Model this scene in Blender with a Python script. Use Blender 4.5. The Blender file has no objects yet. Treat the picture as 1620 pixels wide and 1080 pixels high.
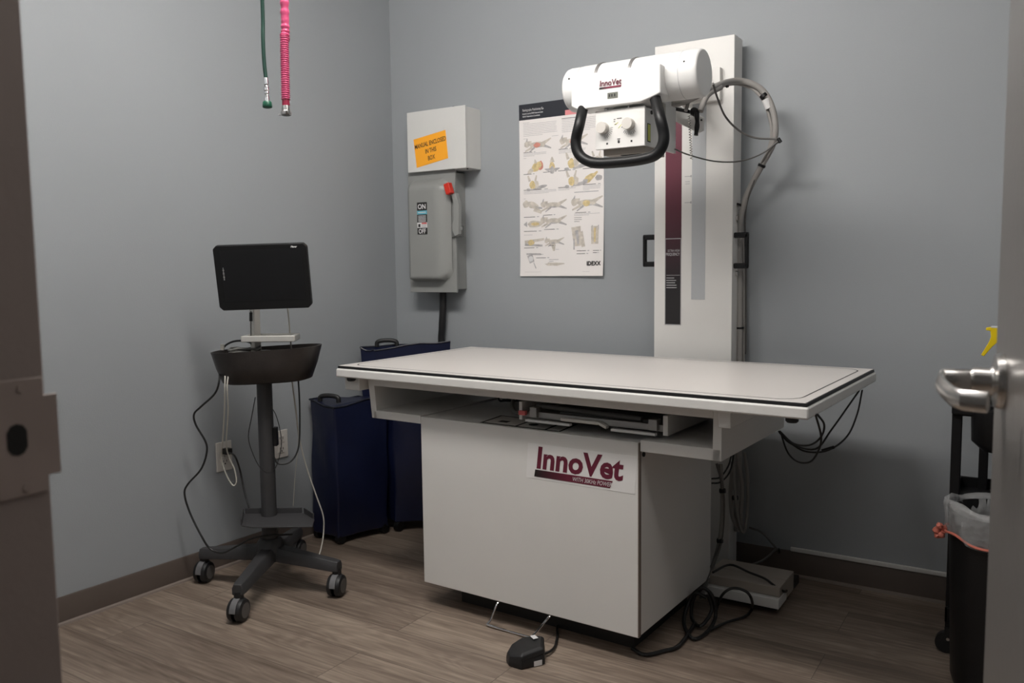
import bpy, math, random
import numpy as np
from mathutils import Vector, Matrix
random.seed(7)
C = bpy.context.scene.collection
PI = math.pi

# ------------------------------------------------------------------ camera model
F_PX, YAW, PITCH, ROLL, H = 1326.1, .5678, .0899, -.0124, 1.16
cy, sy = math.cos(YAW), math.sin(YAW)
FWD = Vector((-sy*math.cos(PITCH), cy*math.cos(PITCH), -math.sin(PITCH)))
R0 = Vector((cy, sy, 0)); U0 = R0.cross(FWD)
RT = math.cos(ROLL)*R0 + math.sin(ROLL)*U0
UP = -math.sin(ROLL)*R0 + math.cos(ROLL)*U0
CAM = Vector((0, 0, H))
def ray(px, py): return FWD + (px-810)/F_PX*RT - (py-540)/F_PX*UP
def atZ(px, py, z): d = ray(px, py); return CAM + d*(z-H)/d.z
def atY(px, py, y): d = ray(px, py); return CAM + d*y/d.y
def atP(px, py, q, n):
    d = ray(px, py); q = Vector(q); n = Vector(n)
    return CAM + d*((q-CAM).dot(n)/d.dot(n))

# ------------------------------------------------------------------ materials
def mat(name, col, rough=.5, metal=0., bump=0., bscale=60., var=0., vscale=8., coat=0., alpha=1., trans=0., spec=.5):
    m = bpy.data.materials.new(name); m.use_nodes = True
    nt = m.node_tree; b = nt.nodes['Principled BSDF']
    b.inputs['Base Color'].default_value = (*col, 1)
    b.inputs['Roughness'].default_value = rough
    b.inputs['Metallic'].default_value = metal
    b.inputs['Coat Weight'].default_value = coat
    b.inputs['Alpha'].default_value = alpha
    b.inputs['Transmission Weight'].default_value = trans
    b.inputs['Specular IOR Level'].default_value = spec
    tc = nt.nodes.new('ShaderNodeTexCoord')
    if var:
        n = nt.nodes.new('ShaderNodeTexNoise'); n.inputs['Scale'].default_value = vscale; n.inputs['Detail'].default_value = 4
        nt.links.new(tc.outputs['Object'], n.inputs['Vector'])
        r = nt.nodes.new('ShaderNodeValToRGB')
        r.color_ramp.elements[0].position = .3; r.color_ramp.elements[1].position = .7
        r.color_ramp.elements[0].color = (*[c*(1-var) for c in col], 1)
        r.color_ramp.elements[1].color = (*[min(1, c*(1+var)) for c in col], 1)
        nt.links.new(n.outputs['Fac'], r.inputs['Fac']); nt.links.new(r.outputs['Color'], b.inputs['Base Color'])
    if bump:
        n = nt.nodes.new('ShaderNodeTexNoise'); n.inputs['Scale'].default_value = bscale; n.inputs['Detail'].default_value = 3
        nt.links.new(tc.outputs['Object'], n.inputs['Vector'])
        bp = nt.nodes.new('ShaderNodeBump'); bp.inputs['Strength'].default_value = bump; bp.inputs['Distance'].default_value = .01
        nt.links.new(n.outputs['Fac'], bp.inputs['Height']); nt.links.new(bp.outputs['Normal'], b.inputs['Normal'])
    return m

M = dict(
    wall=mat('wall_paint', (.330, .350, .366), .62, bump=.05, bscale=220, var=.012, vscale=2),
    ceil=mat('ceiling_tile', (.5, .49, .47), .8, bump=.1, bscale=90, var=.02),
    frontwall=mat('wall_paint_front', (.330, .350, .366), .62, bump=.05, bscale=220),
    base=mat('brown_vinyl_base', (.105, .082, .07), .5, var=.04),
    shoe=mat('tan_caulk', (.21, .17, .145), .55, var=.05),
    jamb=mat('brown_jamb_paint', (.33, .275, .255), .42, bump=.05, bscale=120, var=.03),
    white=mat('white_powder_coat', (.74, .725, .70), .42, bump=.03, bscale=400, var=.012, vscale=5),
    whiteg=mat('gloss_white_plastic', (.78, .775, .76), .3, var=.01),
    decalw=mat('decal_white', (.80, .785, .77), .4),
    top=mat('table_laminate', (.72, .68, .65), .34, var=.01, vscale=3),
    blackr=mat('black_rubber', (.012, .012, .013), .5),
    bezel=mat('matt_black_bezel', (.0085, .0085, .009), .45, spec=.3),
    blackp=mat('black_plastic', (.0075, .0072, .0078), .42, bump=.03, bscale=300, spec=.3),
    foam=mat('black_foam_grip', (.006, .006, .0065), .42, bump=.06, bscale=500, spec=.35),
    screen=mat('screen_glass', (.008, .008, .009), .3, spec=.4),
    charcoal=mat('charcoal_cart_paint', (.042, .041, .043), .5, bump=.04, bscale=300, var=.06),
    binm=mat('scuffed_black_bin', (.026, .021, .019), .36, bump=.05, bscale=200, var=.35, vscale=14),
    alu=mat('brushed_aluminium', (.68, .66, .62), .36, metal=.55, bump=.02, bscale=300),
    chrome=mat('chrome', (.75, .75, .76), .12, metal=1.),
    satin=mat('satin_nickel', (.60, .58, .56), .27, metal=1., bump=.02, bscale=500),
    bronze=mat('dull_bronze_plate', (.40, .33, .30), .42, metal=.15, var=.1),
    steel=mat('dull_steel', (.38, .37, .36), .4, metal=.8, var=.08),
    hoodm=mat('grey_caster_hood', (.16, .16, .165), .45),
    knob=mat('warm_grey_knob', (.62, .59, .55), .5),
    hose=mat('grey_corrugated_hose', (.30, .285, .27), .55, bump=.1, bscale=300),
    dhose=mat('dark_grey_cable', (.10, .095, .09), .5),
    wcable=mat('off_white_cable', (.50, .48, .43), .5),
    bcable=mat('black_cable', (.012, .012, .012), .45),
    gcable=mat('grey_cable', (.22, .215, .2), .5),
    grey=mat('grey_enamel', (.28, .285, .275), .38, bump=.04, bscale=200, var=.02),
    greyd=mat('grey_recess', (.16, .165, .16), .5),
    scale=mat('scale_strip_grey', (.47, .485, .50), .45),
    boxw=mat('white_panel_paint', (.66, .655, .635), .4, var=.015),
    orange=mat('orange_sticker', (1.0, .42, .02), .6),
    ink=mat('black_ink', (.015, .014, .014), .6),
    inkg=mat('grey_ink', (.42, .41, .42), .7),
    maroon=mat('maroon_ink', (.135, .014, .035), .45),
    red=mat('red_lever_tip', (.62, .03, .015), .4),
    cyan=mat('cyan_label', (.13, .42, .52), .5),
    labelw=mat('label_white', (.72, .71, .71), .5),
    labelr=mat('label_red', (.6, .12, .12), .5),
    paper=mat('poster_paper', (.86, .82, .80), .55, var=.01),
    pblack=mat('poster_header_black', (.018, .020, .028), .45),
    ppink=mat('poster_pink', (.75, .27, .28), .6),
    ptan=mat('poster_dog_tan', (.60, .55, .49), .7, var=.2, vscale=60),
    pyel=mat('poster_yellow', (.66, .53, .28), .7, var=.2, vscale=80),
    pred=mat('poster_red', (.64, .27, .21), .7, var=.2, vscale=80),
    pgry=mat('poster_grey', (.46, .44, .44), .7, var=.2, vscale=60),
    vinyl=mat('navy_vinyl', (.006, .009, .034), .33, bump=.12, bscale=9, var=.2, vscale=6),
    vinyls=mat('navy_vinyl_side', (.007, .009, .020), .4, bump=.1, bscale=12, var=.15),
    green=mat('green_hose_rubber', (.006, .045, .030), .4),
    greenc=mat('green_cap', (.006, .085, .045), .4),
    pink=mat('pink_coil_hose', (.74, .10, .235), .32),
    pinkd=mat('dark_pink_cuff', (.35, .02, .06), .4),
    outlet=mat('ivory_outlet', (.62, .59, .55), .4),
    slot=mat('dark_slot', (.01, .01, .01), .6),
    lgreen=mat('laser_label', (.55, .57, .10), .5),
    lcd=mat('lcd_window', (.17, .175, .15), .25),
    door=mat('grey_door_paint', (.17, .158, .148), .30, bump=.03, bscale=60, var=.02),
    yellow=mat('yellow_trigger', (.80, .58, .01), .35),
    bottle=mat('spray_bottle_plastic', (.7, .72, .72), .3),
    liner=mat('clear_bin_liner', (.60, .60, .60), .25, bump=.8, bscale=38, alpha=.34),
    draw=mat('red_drawstring', (.60, .17, .12), .45, alpha=.8),
    beige=mat('beige_rail_paint', (.34, .30, .26), .5, var=.04),
    darkbox=mat('dark_base_metal', (.02, .019, .018), .6),
)

def floor_material():
    m = bpy.data.materials.new('oak_plank_floor'); m.use_nodes = True
    nt = m.node_tree; N = nt.nodes; L = nt.links; b = N['Principled BSDF']
    tc = N.new('ShaderNodeTexCoord')
    br = N.new('ShaderNodeTexBrick'); br.offset = .37; br.offset_frequency = 2
    br.inputs['Color1'].default_value = (.0, 0, 0, 1); br.inputs['Color2'].default_value = (1, 1, 1, 1)
    br.inputs['Mortar'].default_value = (.5, .5, .5, 1)
    br.inputs['Scale'].default_value = 1; br.inputs['Mortar Size'].default_value = .0012; br.inputs['Mortar Smooth'].default_value = .2
    br.inputs['Brick Width'].default_value = 1.2; br.inputs['Row Height'].default_value = .178
    mp0 = N.new('ShaderNodeMapping'); mp0.inputs['Location'].default_value = (.33, .05, 0)
    L.new(tc.outputs['Object'], mp0.inputs['Vector']); L.new(mp0.outputs['Vector'], br.inputs['Vector'])
    # grain: long noise, offset per plank
    sep = N.new('ShaderNodeSeparateColor'); L.new(br.outputs['Color'], sep.inputs['Color'])
    off = N.new('ShaderNodeMath'); off.operation = 'MULTIPLY'; off.inputs[1].default_value = 7.3; L.new(sep.outputs['Red'], off.inputs[0])
    cmb = N.new('ShaderNodeCombineXYZ'); L.new(off.outputs[0], cmb.inputs['X']); L.new(off.outputs[0], cmb.inputs['Y']); L.new(off.outputs[0], cmb.inputs['Z'])
    add = N.new('ShaderNodeVectorMath'); add.operation = 'ADD'; L.new(tc.outputs['Object'], add.inputs[0]); L.new(cmb.outputs[0], add.inputs[1])
    mp = N.new('ShaderNodeMapping'); mp.inputs['Scale'].default_value = (1.1, 6.5, 1); L.new(add.outputs[0], mp.inputs['Vector'])
    n1 = N.new('ShaderNodeTexNoise'); n1.inputs['Scale'].default_value = 1.25; n1.inputs['Detail'].default_value = 2; n1.inputs['Distortion'].default_value = .35
    L.new(mp.outputs[0], n1.inputs['Vector'])
    mul = N.new('ShaderNodeMath'); mul.operation = 'MULTIPLY'; mul.inputs[1].default_value = 95; L.new(n1.outputs['Fac'], mul.inputs[0])
    sn = N.new('ShaderNodeMath'); sn.operation = 'SINE'; L.new(mul.outputs[0], sn.inputs[0])
    mp2 = N.new('ShaderNodeMapping'); mp2.inputs['Scale'].default_value = (4, 90, 1); L.new(add.outputs[0], mp2.inputs['Vector'])
    n2 = N.new('ShaderNodeTexNoise'); n2.inputs['Scale'].default_value = 1; n2.inputs['Detail'].default_value = 4; L.new(mp2.outputs[0], n2.inputs['Vector'])
    mx = N.new('ShaderNodeMath'); mx.operation = 'MULTIPLY_ADD'; mx.inputs[1].default_value = .06; L.new(sn.outputs[0], mx.inputs[0]); L.new(n2.outputs['Fac'], mx.inputs[2])
    mp3 = N.new('ShaderNodeMapping'); mp3.inputs['Scale'].default_value = (1.0, 5, 1); L.new(add.outputs[0], mp3.inputs['Vector'])
    n3 = N.new('ShaderNodeTexNoise'); n3.inputs['Scale'].default_value = 1.3; L.new(mp3.outputs[0], n3.inputs['Vector'])
    mx2 = N.new('ShaderNodeMath'); mx2.operation = 'MULTIPLY_ADD'; mx2.inputs[1].default_value = .9; L.new(n3.outputs['Fac'], mx2.inputs[0]); L.new(mx.outputs[0], mx2.inputs[2])
    pl = N.new('ShaderNodeMath'); pl.operation = 'MULTIPLY_ADD'; pl.inputs[1].default_value = .22; L.new(sep.outputs['Red'], pl.inputs[0]); L.new(mx2.outputs[0], pl.inputs[2])
    cr = N.new('ShaderNodeValToRGB'); e = cr.color_ramp.elements
    e[0].position = .72; e[0].color = (.112, .080, .060, 1)
    e[1].position = 1.45; e[1].color = (.375, .300, .236, 1)
    k = cr.color_ramp.elements.new(1.0) if False else None
    sc = N.new('ShaderNodeMapRange'); sc.inputs['From Min'].default_value = .62; sc.inputs['From Max'].default_value = 1.5
    L.new(pl.outputs[0], sc.inputs['Value']); L.new(sc.outputs[0], cr.inputs['Fac'])
    e[0].position = 0; e[1].position = 1
    k = cr.color_ramp.elements.new(.5); k.color = (.212, .163, .128, 1)
    mo = N.new('ShaderNodeMix'); mo.data_type = 'RGBA'; mo.inputs['B'].default_value = (.10, .075, .06, 1)
    L.new(br.outputs['Fac'], mo.inputs['Factor']); L.new(cr.outputs['Color'], mo.inputs['A'])
    L.new(mo.outputs['Result'], b.inputs['Base Color'])
    b.inputs['Roughness'].default_value = .48
    bp = N.new('ShaderNodeBump'); bp.inputs['Strength'].default_value = .12; bp.inputs['Distance'].default_value = .004
    L.new(mx.outputs[0], bp.inputs['Height']); L.new(bp.outputs['Normal'], b.inputs['Normal'])
    return m
M['floor'] = floor_material()

def ramp_material(name, stops, axis='Z', z0=0., z1=1., rough=.45):
    m = bpy.data.materials.new(name); m.use_nodes = True
    nt = m.node_tree; N = nt.nodes; L = nt.links; b = N['Principled BSDF']; b.inputs['Roughness'].default_value = rough
    tc = N.new('ShaderNodeTexCoord'); sp = N.new('ShaderNodeSeparateXYZ'); L.new(tc.outputs['Object'], sp.inputs[0])
    mr = N.new('ShaderNodeMapRange'); mr.inputs['From Min'].default_value = z0; mr.inputs['From Max'].default_value = z1
    L.new(sp.outputs[axis], mr.inputs['Value'])
    cr = N.new('ShaderNodeValToRGB'); e = cr.color_ramp.elements
    e[0].position, e[0].color = stops[0][0], (*stops[0][1], 1); e[1].position, e[1].color = stops[-1][0], (*stops[-1][1], 1)
    for p, c in stops[1:-1]: k = e.new(p); k.color = (*c, 1)
    L.new(mr.outputs[0], cr.inputs['Fac']); L.new(cr.outputs[0], b.inputs['Base Color'])
    return m
# printed ink fades, object origin at the part's centre
M['bar_print'] = ramp_material('printed_bar_black_to_maroon', [(0, (.012, .010, .010)), (.45, (.135, .014, .035)), (1, (.135, .014, .035))], 'X', -.13, .13)
M['bar_print_s'] = ramp_material('small_printed_bar', [(0, (.012, .010, .010)), (.45, (.2, .02, .05)), (1, (.2, .02, .05))], 'X', -.03, .03)
M['stripe_print'] = ramp_material('column_stripe_print', [(0, (.012, .010, .011)), (.28, (.013, .011, .012)), (.52, (.045, .010, .018)), (.72, (.085, .013, .027)), (1, (.12, .018, .036))], 'Z', -.38, .2)

# ------------------------------------------------------------------ mesh builder
WORLD = {}
class MB:
    def __init__(s): s.v = []; s.f = []; s.m = []; s.mats = []; s.cur = 0
    def use(s, key):
        if key not in s.mats: s.mats.append(key)
        s.cur = s.mats.index(key); return s
    def add(s, vs, fs):
        n = len(s.v); s.v += [tuple(v) for v in vs]; s.f += [tuple(i+n for i in f) for f in fs]; s.m += [s.cur]*len(fs); return s
    def box(s, x0, x1, y0, y1, z0, z1):
        v = [(x, y, z) for z in (z0, z1) for y in (y0, y1) for x in (x0, x1)]
        return s.add(v, [(0, 2, 3, 1), (4, 5, 7, 6), (0, 1, 5, 4), (2, 6, 7, 3), (0, 4, 6, 2), (1, 3, 7, 5)])
    def obox(s, c, ax, ay, az, hx, hy, hz):
        c = Vector(c); ax, ay, az = [Vector(a).normalized() for a in (ax, ay, az)]
        v = [c+ax*x*hx+ay*y*hy+az*z*hz for z in (-1, 1) for y in (-1, 1) for x in (-1, 1)]
        return s.add(v, [(0, 2, 3, 1), (4, 5, 7, 6), (0, 1, 5, 4), (2, 6, 7, 3), (0, 4, 6, 2), (1, 3, 7, 5)])
    def prism(s, pts, a, b, axis='Z'):
        """polygon pts extruded between a and b along axis; pts are the other two coords in order"""
        def mk(p, w):
            return {'Z': (p[0], p[1], w), 'Y': (p[0], w, p[1]), 'X': (w, p[0], p[1])}[axis]
        n = len(pts)
        v = [mk(p, a) for p in pts]+[mk(p, b) for p in pts]
        f = [tuple(range(n))[::-1], tuple(range(n, 2*n))]+[(i, (i+1) % n, n+(i+1) % n, n+i) for i in range(n)]
        return s.add(v, f)
    def quad(s, *p): return s.add(p, [tuple(range(len(p)))])
    def rings(s, rs, cap=True):
        n = len(rs[0]); v = [p for r in rs for p in r]; f = []
        for k in range(len(rs)-1):
            for i in range(n):
                f.append((k*n+i, k*n+(i+1) % n, (k+1)*n+(i+1) % n, (k+1)*n+i))
        if cap: f.append(tuple(range(n))[::-1]); f.append(tuple(range((len(rs)-1)*n, len(rs)*n)))
        return s.add(v, f)
    def lathe(s, prof, o=(0, 0, 0), axis=(0, 0, 1), n=28, cap=True):
        o = Vector(o); a = Vector(axis).normalized(); t = a.orthogonal().normalized(); b = a.cross(t)
        rs = [[o+a*h+(t*math.cos(2*PI*i/n)+b*math.sin(2*PI*i/n))*max(r, 1e-5) for i in range(n)] for r, h in prof]
        return s.rings(rs, cap)
    def cyl(s, p, q, r, r2=None, n=20):
        p = Vector(p); q = Vector(q); return s.lathe([(r, 0), (r if r2 is None else r2, (q-p).length)], p, q-p, n)
    def tube(s, pts, r, n=8, cap=True, smooth=True, sub=6):
        pts = [Vector(p) for p in pts]
        if smooth and len(pts) > 2:
            P = [pts[0]*2-pts[1]]+pts+[pts[-1]*2-pts[-2]]; out = []
            for i in range(1, len(P)-2):
                for k in range(sub):
                    t = k/sub; a, b, c, d = P[i-1], P[i], P[i+1], P[i+2]
                    out.append(.5*((2*b)+(c-a)*t+(2*a-5*b+4*c-d)*t*t+(3*b-a-3*c+d)*t**3))
            out.append(pts[-1]); pts = out
        rr = r if callable(r) else (lambda i, n_: r)
        tan = [(pts[min(i+1, len(pts)-1)]-pts[max(i-1, 0)]).normalized() for i in range(len(pts))]
        u = tan[0].orthogonal().normalized(); rs = []
        for i, p in enumerate(pts):
            u = (u-tan[i]*u.dot(tan[i])).normalized(); w = tan[i].cross(u); ra = rr(i, len(pts))
            rs.append([p+(u*math.cos(2*PI*k/n)+w*math.sin(2*PI*k/n))*ra for k in range(n)])
        return s.rings(rs, cap)
    def text(s, body, size, o, ax, ay, bold=0., shear=0., align='LEFT', sx=1., lift=0.):
        cu = bpy.data.curves.new('t', 'FONT'); cu.body = body; cu.size = size; cu.offset = bold*size; cu.shear = shear
        cu.align_x = align; cu.resolution_u = 3; cu.space_line = 1.0
        ob = bpy.data.objects.new('t', cu); C.objects.link(ob)
        dg = bpy.context.evaluated_depsgraph_get(); dg.update()
        me = bpy.data.meshes.new_from_object(ob.evaluated_get(dg))
        o = Vector(o); ax = Vector(ax); ay = Vector(ay); nn = ax.cross(ay).normalized()
        s.add([o+ax*v.co.x*sx+ay*v.co.y+nn*lift for v in me.vertices], [tuple(p.vertices) for p in me.polygons])
        bpy.data.objects.remove(ob); bpy.data.curves.remove(cu); bpy.data.meshes.remove(me)
        return s
    def build(s, name, key=None, parent=None, bevel=0., seg=2, smooth=True, angle=40, sub=0, world=False):
        me = bpy.data.meshes.new(name)
        root = WORLD[parent.name][1] if parent else Matrix()
        vs = [Vector(v) for v in s.v]
        if world and parent:
            inv = root.inverted(); vs = [inv @ v for v in vs]
        lo = Vector([min(v[i] for v in vs) for i in range(3)]); hi = Vector([max(v[i] for v in vs) for i in range(3)])
        c = (lo+hi)/2
        me.from_pydata([v-c for v in vs], [], s.f)
        keys = s.mats or [key]
        for k in keys: me.materials.append(M[k])
        if s.mats: me.polygons.foreach_set('material_index', s.m)
        me.update()
        import bmesh
        bm = bmesh.new(); bm.from_mesh(me); bmesh.ops.recalc_face_normals(bm, faces=bm.faces) if not getattr(s, 'flat', False) else None
        bm.to_mesh(me); bm.free()
        if smooth:
            me.polygons.foreach_set('use_smooth', [True]*len(me.polygons)); me.set_sharp_from_angle(angle=math.radians(angle))
        o = bpy.data.objects.new(name, me); C.objects.link(o)
        w = root @ Matrix.Translation(c)
        if parent:
            o.parent = parent; o.matrix_local = WORLD[parent.name][0].inverted() @ w
        else: o.matrix_local = w; root = w
        WORLD[o.name] = (w, root if parent else w)
        if bevel:
            b = o.modifiers.new('bevel', 'BEVEL'); b.width = bevel; b.segments = seg; b.limit_method = 'ANGLE'; b.angle_limit = math.radians(35); b.harden_normals = True
        if sub:
            q = o.modifiers.new('sub', 'SUBSURF'); q.levels = sub; q.render_levels = sub
        return o

def thing(name, label, cat, loc=(0, 0, 0), rz=0., group=None):
    o = bpy.data.objects.new(name, None); C.objects.link(o)
    o.location = loc; o.rotation_euler = (0, 0, rz); o.empty_display_size = .1
    w = Matrix.Translation(loc) @ Matrix.Rotation(rz, 4, 'Z'); WORLD[o.name] = (w, w)
    o['label'] = label; o['category'] = cat
    if group: o['group'] = group
    return o
def tag(o, label, cat, group=None):
    o['label'] = label; o['category'] = cat
    if group: o['group'] = group
    return o
def struct(o): o['kind'] = 'structure'; return o
def plabel(o, label): o['label'] = label; return o
def loc_(root, pts): inv = WORLD[root.name][1].inverted(); return [inv @ Vector(p) for p in pts]

# ------------------------------------------------------------------ room shell
YW = 3.109; XR = 1.0; YF = .398; ZC = 2.62
def xl(y): return -2.702+.0365*(y-1.4365)
struct(MB().box(-3.0, XR+.12, -1.3, YW+.12, -.06, 0).build('floor', 'floor'))
struct(MB().box(-3.0, XR+.12, -1.3, YW+.12, ZC, ZC+.06).build('ceiling', 'ceil'))
struct(MB().box(-3.0, XR+.12, YW, YW+.12, 0, ZC).build('wall_back', 'wall'))
struct(MB().box(XR, XR+.12, YF, YW, 0, ZC).build('wall_right', 'wall'))
struct(MB().prism([(xl(YF)-.12, YF), (xl(YF), YF), (xl(YW), YW), (xl(YW)-.12, YW)], 0, ZC).build('wall_left', 'wall'))
JX = -.7455; HX = .125
w = MB().box(-3.0, JX-.035, YF-.13, YF, 0, ZC).box(HX+.035, XR+.12, YF-.13, YF, 0, ZC).box(JX-.035, HX+.035, YF-.13, YF, 2.12, ZC)
struct(w.build('wall_front', 'frontwall'))
def baseboard(name, a, b, n):
    """a,b floor points on the wall line, n unit normal into the room"""
    a = Vector((*a, 0)); b = Vector((*b, 0)); n = Vector((*n, 0)).normalized()
    prof = [(0, 0), (.004, 0), (.004, .088), (.002, .093), (0, .094)]
    m = MB(); m.rings([[p+n*o_+Vector((0, 0, z)) for o_, z in prof] for p in (a, b)])
    o = struct(m.build(name, 'base'))
    prof = [(.004, 0), (.013, 0), (.011, .006), (.004, .010)]
    k = MB(); k.rings([[p+n*o_+Vector((0, 0, z)) for o_, z in prof] for p in (a, b)])
    k.build('shoe_strip', 'shoe', o, world=True)
baseboard('baseboard_left', (xl(YF), YF), (xl(YW)+.004, YW-.004), (1, -.0365))
baseboard('baseboard_back', (xl(YW)+.004, YW), (XR, YW), (0, -1))
baseboard('baseboard_right', (XR, YW), (XR, YF), (-1, 0))
struct(MB().box(-.765, XR-.002, YW-.010, YW, .094, .110).build('trim_3', 'boxw', bevel=.003))

# door frame (strike side on the left, hinge side on the right)
fr = MB()
fr.box(JX-.035, JX, YF-.135, YF, 0, 2.09)
fr.box(JX-.03, JX+.016, YF-.135, YF-.075, 0, 2.075)
jb = struct(fr.build('trim_1', 'jamb', bevel=.002))
sp = MB()
yz = [(YF-.045, .966), (YF-.003, .966), (YF-.003, .980), (YF+.009, .980), (YF+.009, 1.052), (YF-.003, 1.052), (YF-.003, 1.068), (YF-.045, 1.068)]
sp.prism(yz, JX+.0005, JX+.0025, 'X')
plate = sp.build('strike_plate', 'bronze', jb, bevel=.0006, world=True)
hp = MB(); prof = []
for i in range(12):
    a = 2*PI*i/12; prof.append((YF-.0275+.0085*max(-1, min(1, 1.25*math.cos(a))), 1.016+.014*math.sin(a)))
hp.prism(prof, JX+.0018, JX+.0030, 'X'); hp.build('latch_hole', 'slot', plate, world=True)
for z in (1.060, .973): MB().cyl((JX+.002, YF-.022, z), (JX+.0034, YF-.022, z), .0035, n=12).build('screw', 'bronze', plate, world=True)
fr = MB().box(HX, HX+.035, YF-.135, YF, 0, 2.09).box(HX-.016, HX, YF-.135, YF-.075, 0, 2.075)
struct(fr.build('trim_2', 'jamb', bevel=.002))
struct(MB().box(JX, HX, YF-.135, YF, 2.06, 2.12).build('trim_4', 'jamb', bevel=.002))

# door, swung into the room
E0 = Vector((-.050, 1.200, 0)); Hg = Vector((.091, .372, 0)); dd = (Hg-E0).normalized(); dn = Vector((dd.y, -dd.x, 0))
if dn.x > 0: dn = -dn
dm = MB(); c = (E0+Hg)/2-dn*.0225+Vector((0, 0, 1.035)); L2 = (Hg-E0).length/2
dm.obox(c, dd, dn, (0, 0, 1), L2, .0225, 1.02)
door = struct(dm.build('door_1', 'door', bevel=.002))
ax = E0+dd*.068+Vector((0, 0, 1.018))
lv = MB()
lv.lathe([(.033, 0), (.033, .004), (.031, .009), (.018, .012), (.0155, .016), (.0165, .03), (.0145, .034)], ax, dn, 36)
rose = lv.build('lever_handle', 'satin', door, world=True)
lv = MB()
lv.lathe([(.0125, .034), (.0135, .036), (.0135, .062), (.011, .067), (.004, .069)], ax, dn, 28)
lv.build('handle_hub', 'satin', rose, world=True)
dz_ = Vector((0, 0, -.004))
pth = [ax+dn*.054, ax+dn*.064+dd*.006, ax+dn*.067+dd*.018+dz_, ax+dn*.065+dd*.05+dz_*1.5, ax+dn*.060+dd*.09+dz_*2, ax+dn*.052+dd*.112+dz_*2, ax+dn*.030+dd*.122+dz_*2]; NP = len(pth)-1
lm = MB(); rs = []
for i, p in enumerate(pth):
    t = (pth[min(i+1, NP)]-pth[max(i-1, 0)]).normalized(); w_ = Vector((0, 0, 1)).cross(t)
    rs.append([p+w_*math.cos(a)*.006+Vector((0, 0, 1))*math.sin(a)*.0115 for a in [2*PI*k/14 for k in range(14)]])
lm.rings(rs); lm.build('lever_arm', 'satin', rose, world=True)
lm = MB(); cc = E0-dn*.022+Vector((0, 0, .985))
lm.obox(cc-dd*.001, dd, dn, (0, 0, 1), .0012, .0125, .028)
lm.obox(cc-dd*.008, dd, dn, (0, 0, 1), .008, .008, .010)
lm.build('latch_bolt', 'chrome', door, bevel=.001, world=True)
for z in (.25, 1.0, 1.8): MB().cyl(Hg+Vector((.0, .0, z-.05)), Hg+Vector((.0, .0, z+.05)), .007).build('hinge', 'satin', door, world=True)

# ceiling light, and an added fill light of the same build
def ceiling_light(LX, LY, label, key, strength, rz=0):
    lt = thing('ceiling_light', label, 'light', (LX, LY, ZC), rz)
    MB().box(-.56, .56, -.13, .13, -.02, 0).build('frame', 'whiteg', lt, bevel=.003)
    em = bpy.data.materials.new(key); em.use_nodes = True
    b = em.node_tree.nodes['Principled BSDF']; b.inputs['Emission Color'].default_value = (1, .965, .925, 1); b.inputs['Emission Strength'].default_value = strength
    M[key] = em
    k = MB(); rs = []
    for x, s_ in ((-.55, .45), (-.54, .7), (-.52, .88), (-.49, 1), (.49, 1), (.52, .88), (.54, .7), (.55, .45)):
        rs.append([Vector((x, .125*s_*math.cos(PI*i/16), -.022-.15*s_*math.sin(PI*i/16))) for i in range(17)])
    k.rings(rs); k.build('diffuser', key, lt)
ceiling_light(-1.42, 1.38, 'long white ceiling light on the left side of the room', 'light_diffuser', 33.0)
ceiling_light(.02, 1.15, 'dimmer fill light added on the ceiling at right near the open door', 'fill_light_diffuser', 7.0)  # unseen fill fixture, added to lighten the sides of things that face right

# ------------------------------------------------------------------ x-ray table
TY = -.0363
A0 = Vector((-.959, 2.166, 0))
tb = thing('xray_table', 'long white x-ray table with black-edged top on a white cabinet base', 'x-ray table', A0, TY)
def tl(px, py, v):   # photo point on the table-parallel plane at depth v, in table coordinates
    n = Vector((-math.sin(TY), math.cos(TY), 0)); return WORLD[tb.name][1].inverted() @ atP(px, py, A0+n*v, n)
cab = MB().box(-.813, 0, 0, .015, .08, .656).box(-.811, -.001, .0155, .56, .082, .655).build('cabinet', 'white', tb, bevel=.0025)
MB().box(-.72, -.06, .09, .50, 0, .0795).build('plinth', 'darkbox', tb)
# cradle under the top
cr = MB()
cr.box(-1.03, -.8135, 0, .56, .631, .6595).box(.004, .24, 0, .56, .631, .664)
cr.prism([(-1.039, .631), (-1.013, .631), (-1.028, .779), (-1.056, .779)], 0, .56, 'Y')
cr.prism([(.217, .631), (.242, .631), (.244, .779), (.219, .779)], 0, .56, 'Y')
cr.box(-1.028, .219, 0, .03, .746, .7785).box(-1.028, .219, .53, .56, .70, .7785)
cradle = cr.build('cradle', 'white', tb, bevel=.002)
cl = MB().box(-.813, -.001, .53, .56, .656, .699); cl.build('cradle_rear_plate', 'white', tb)
for (a, b_) in ((-1.133, -1.062), (.2455, .280)):
    MB().box(a, b_, -.035, .62, .730, .7785).build('slide_rail', 'white', tb, bevel=.003)
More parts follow.
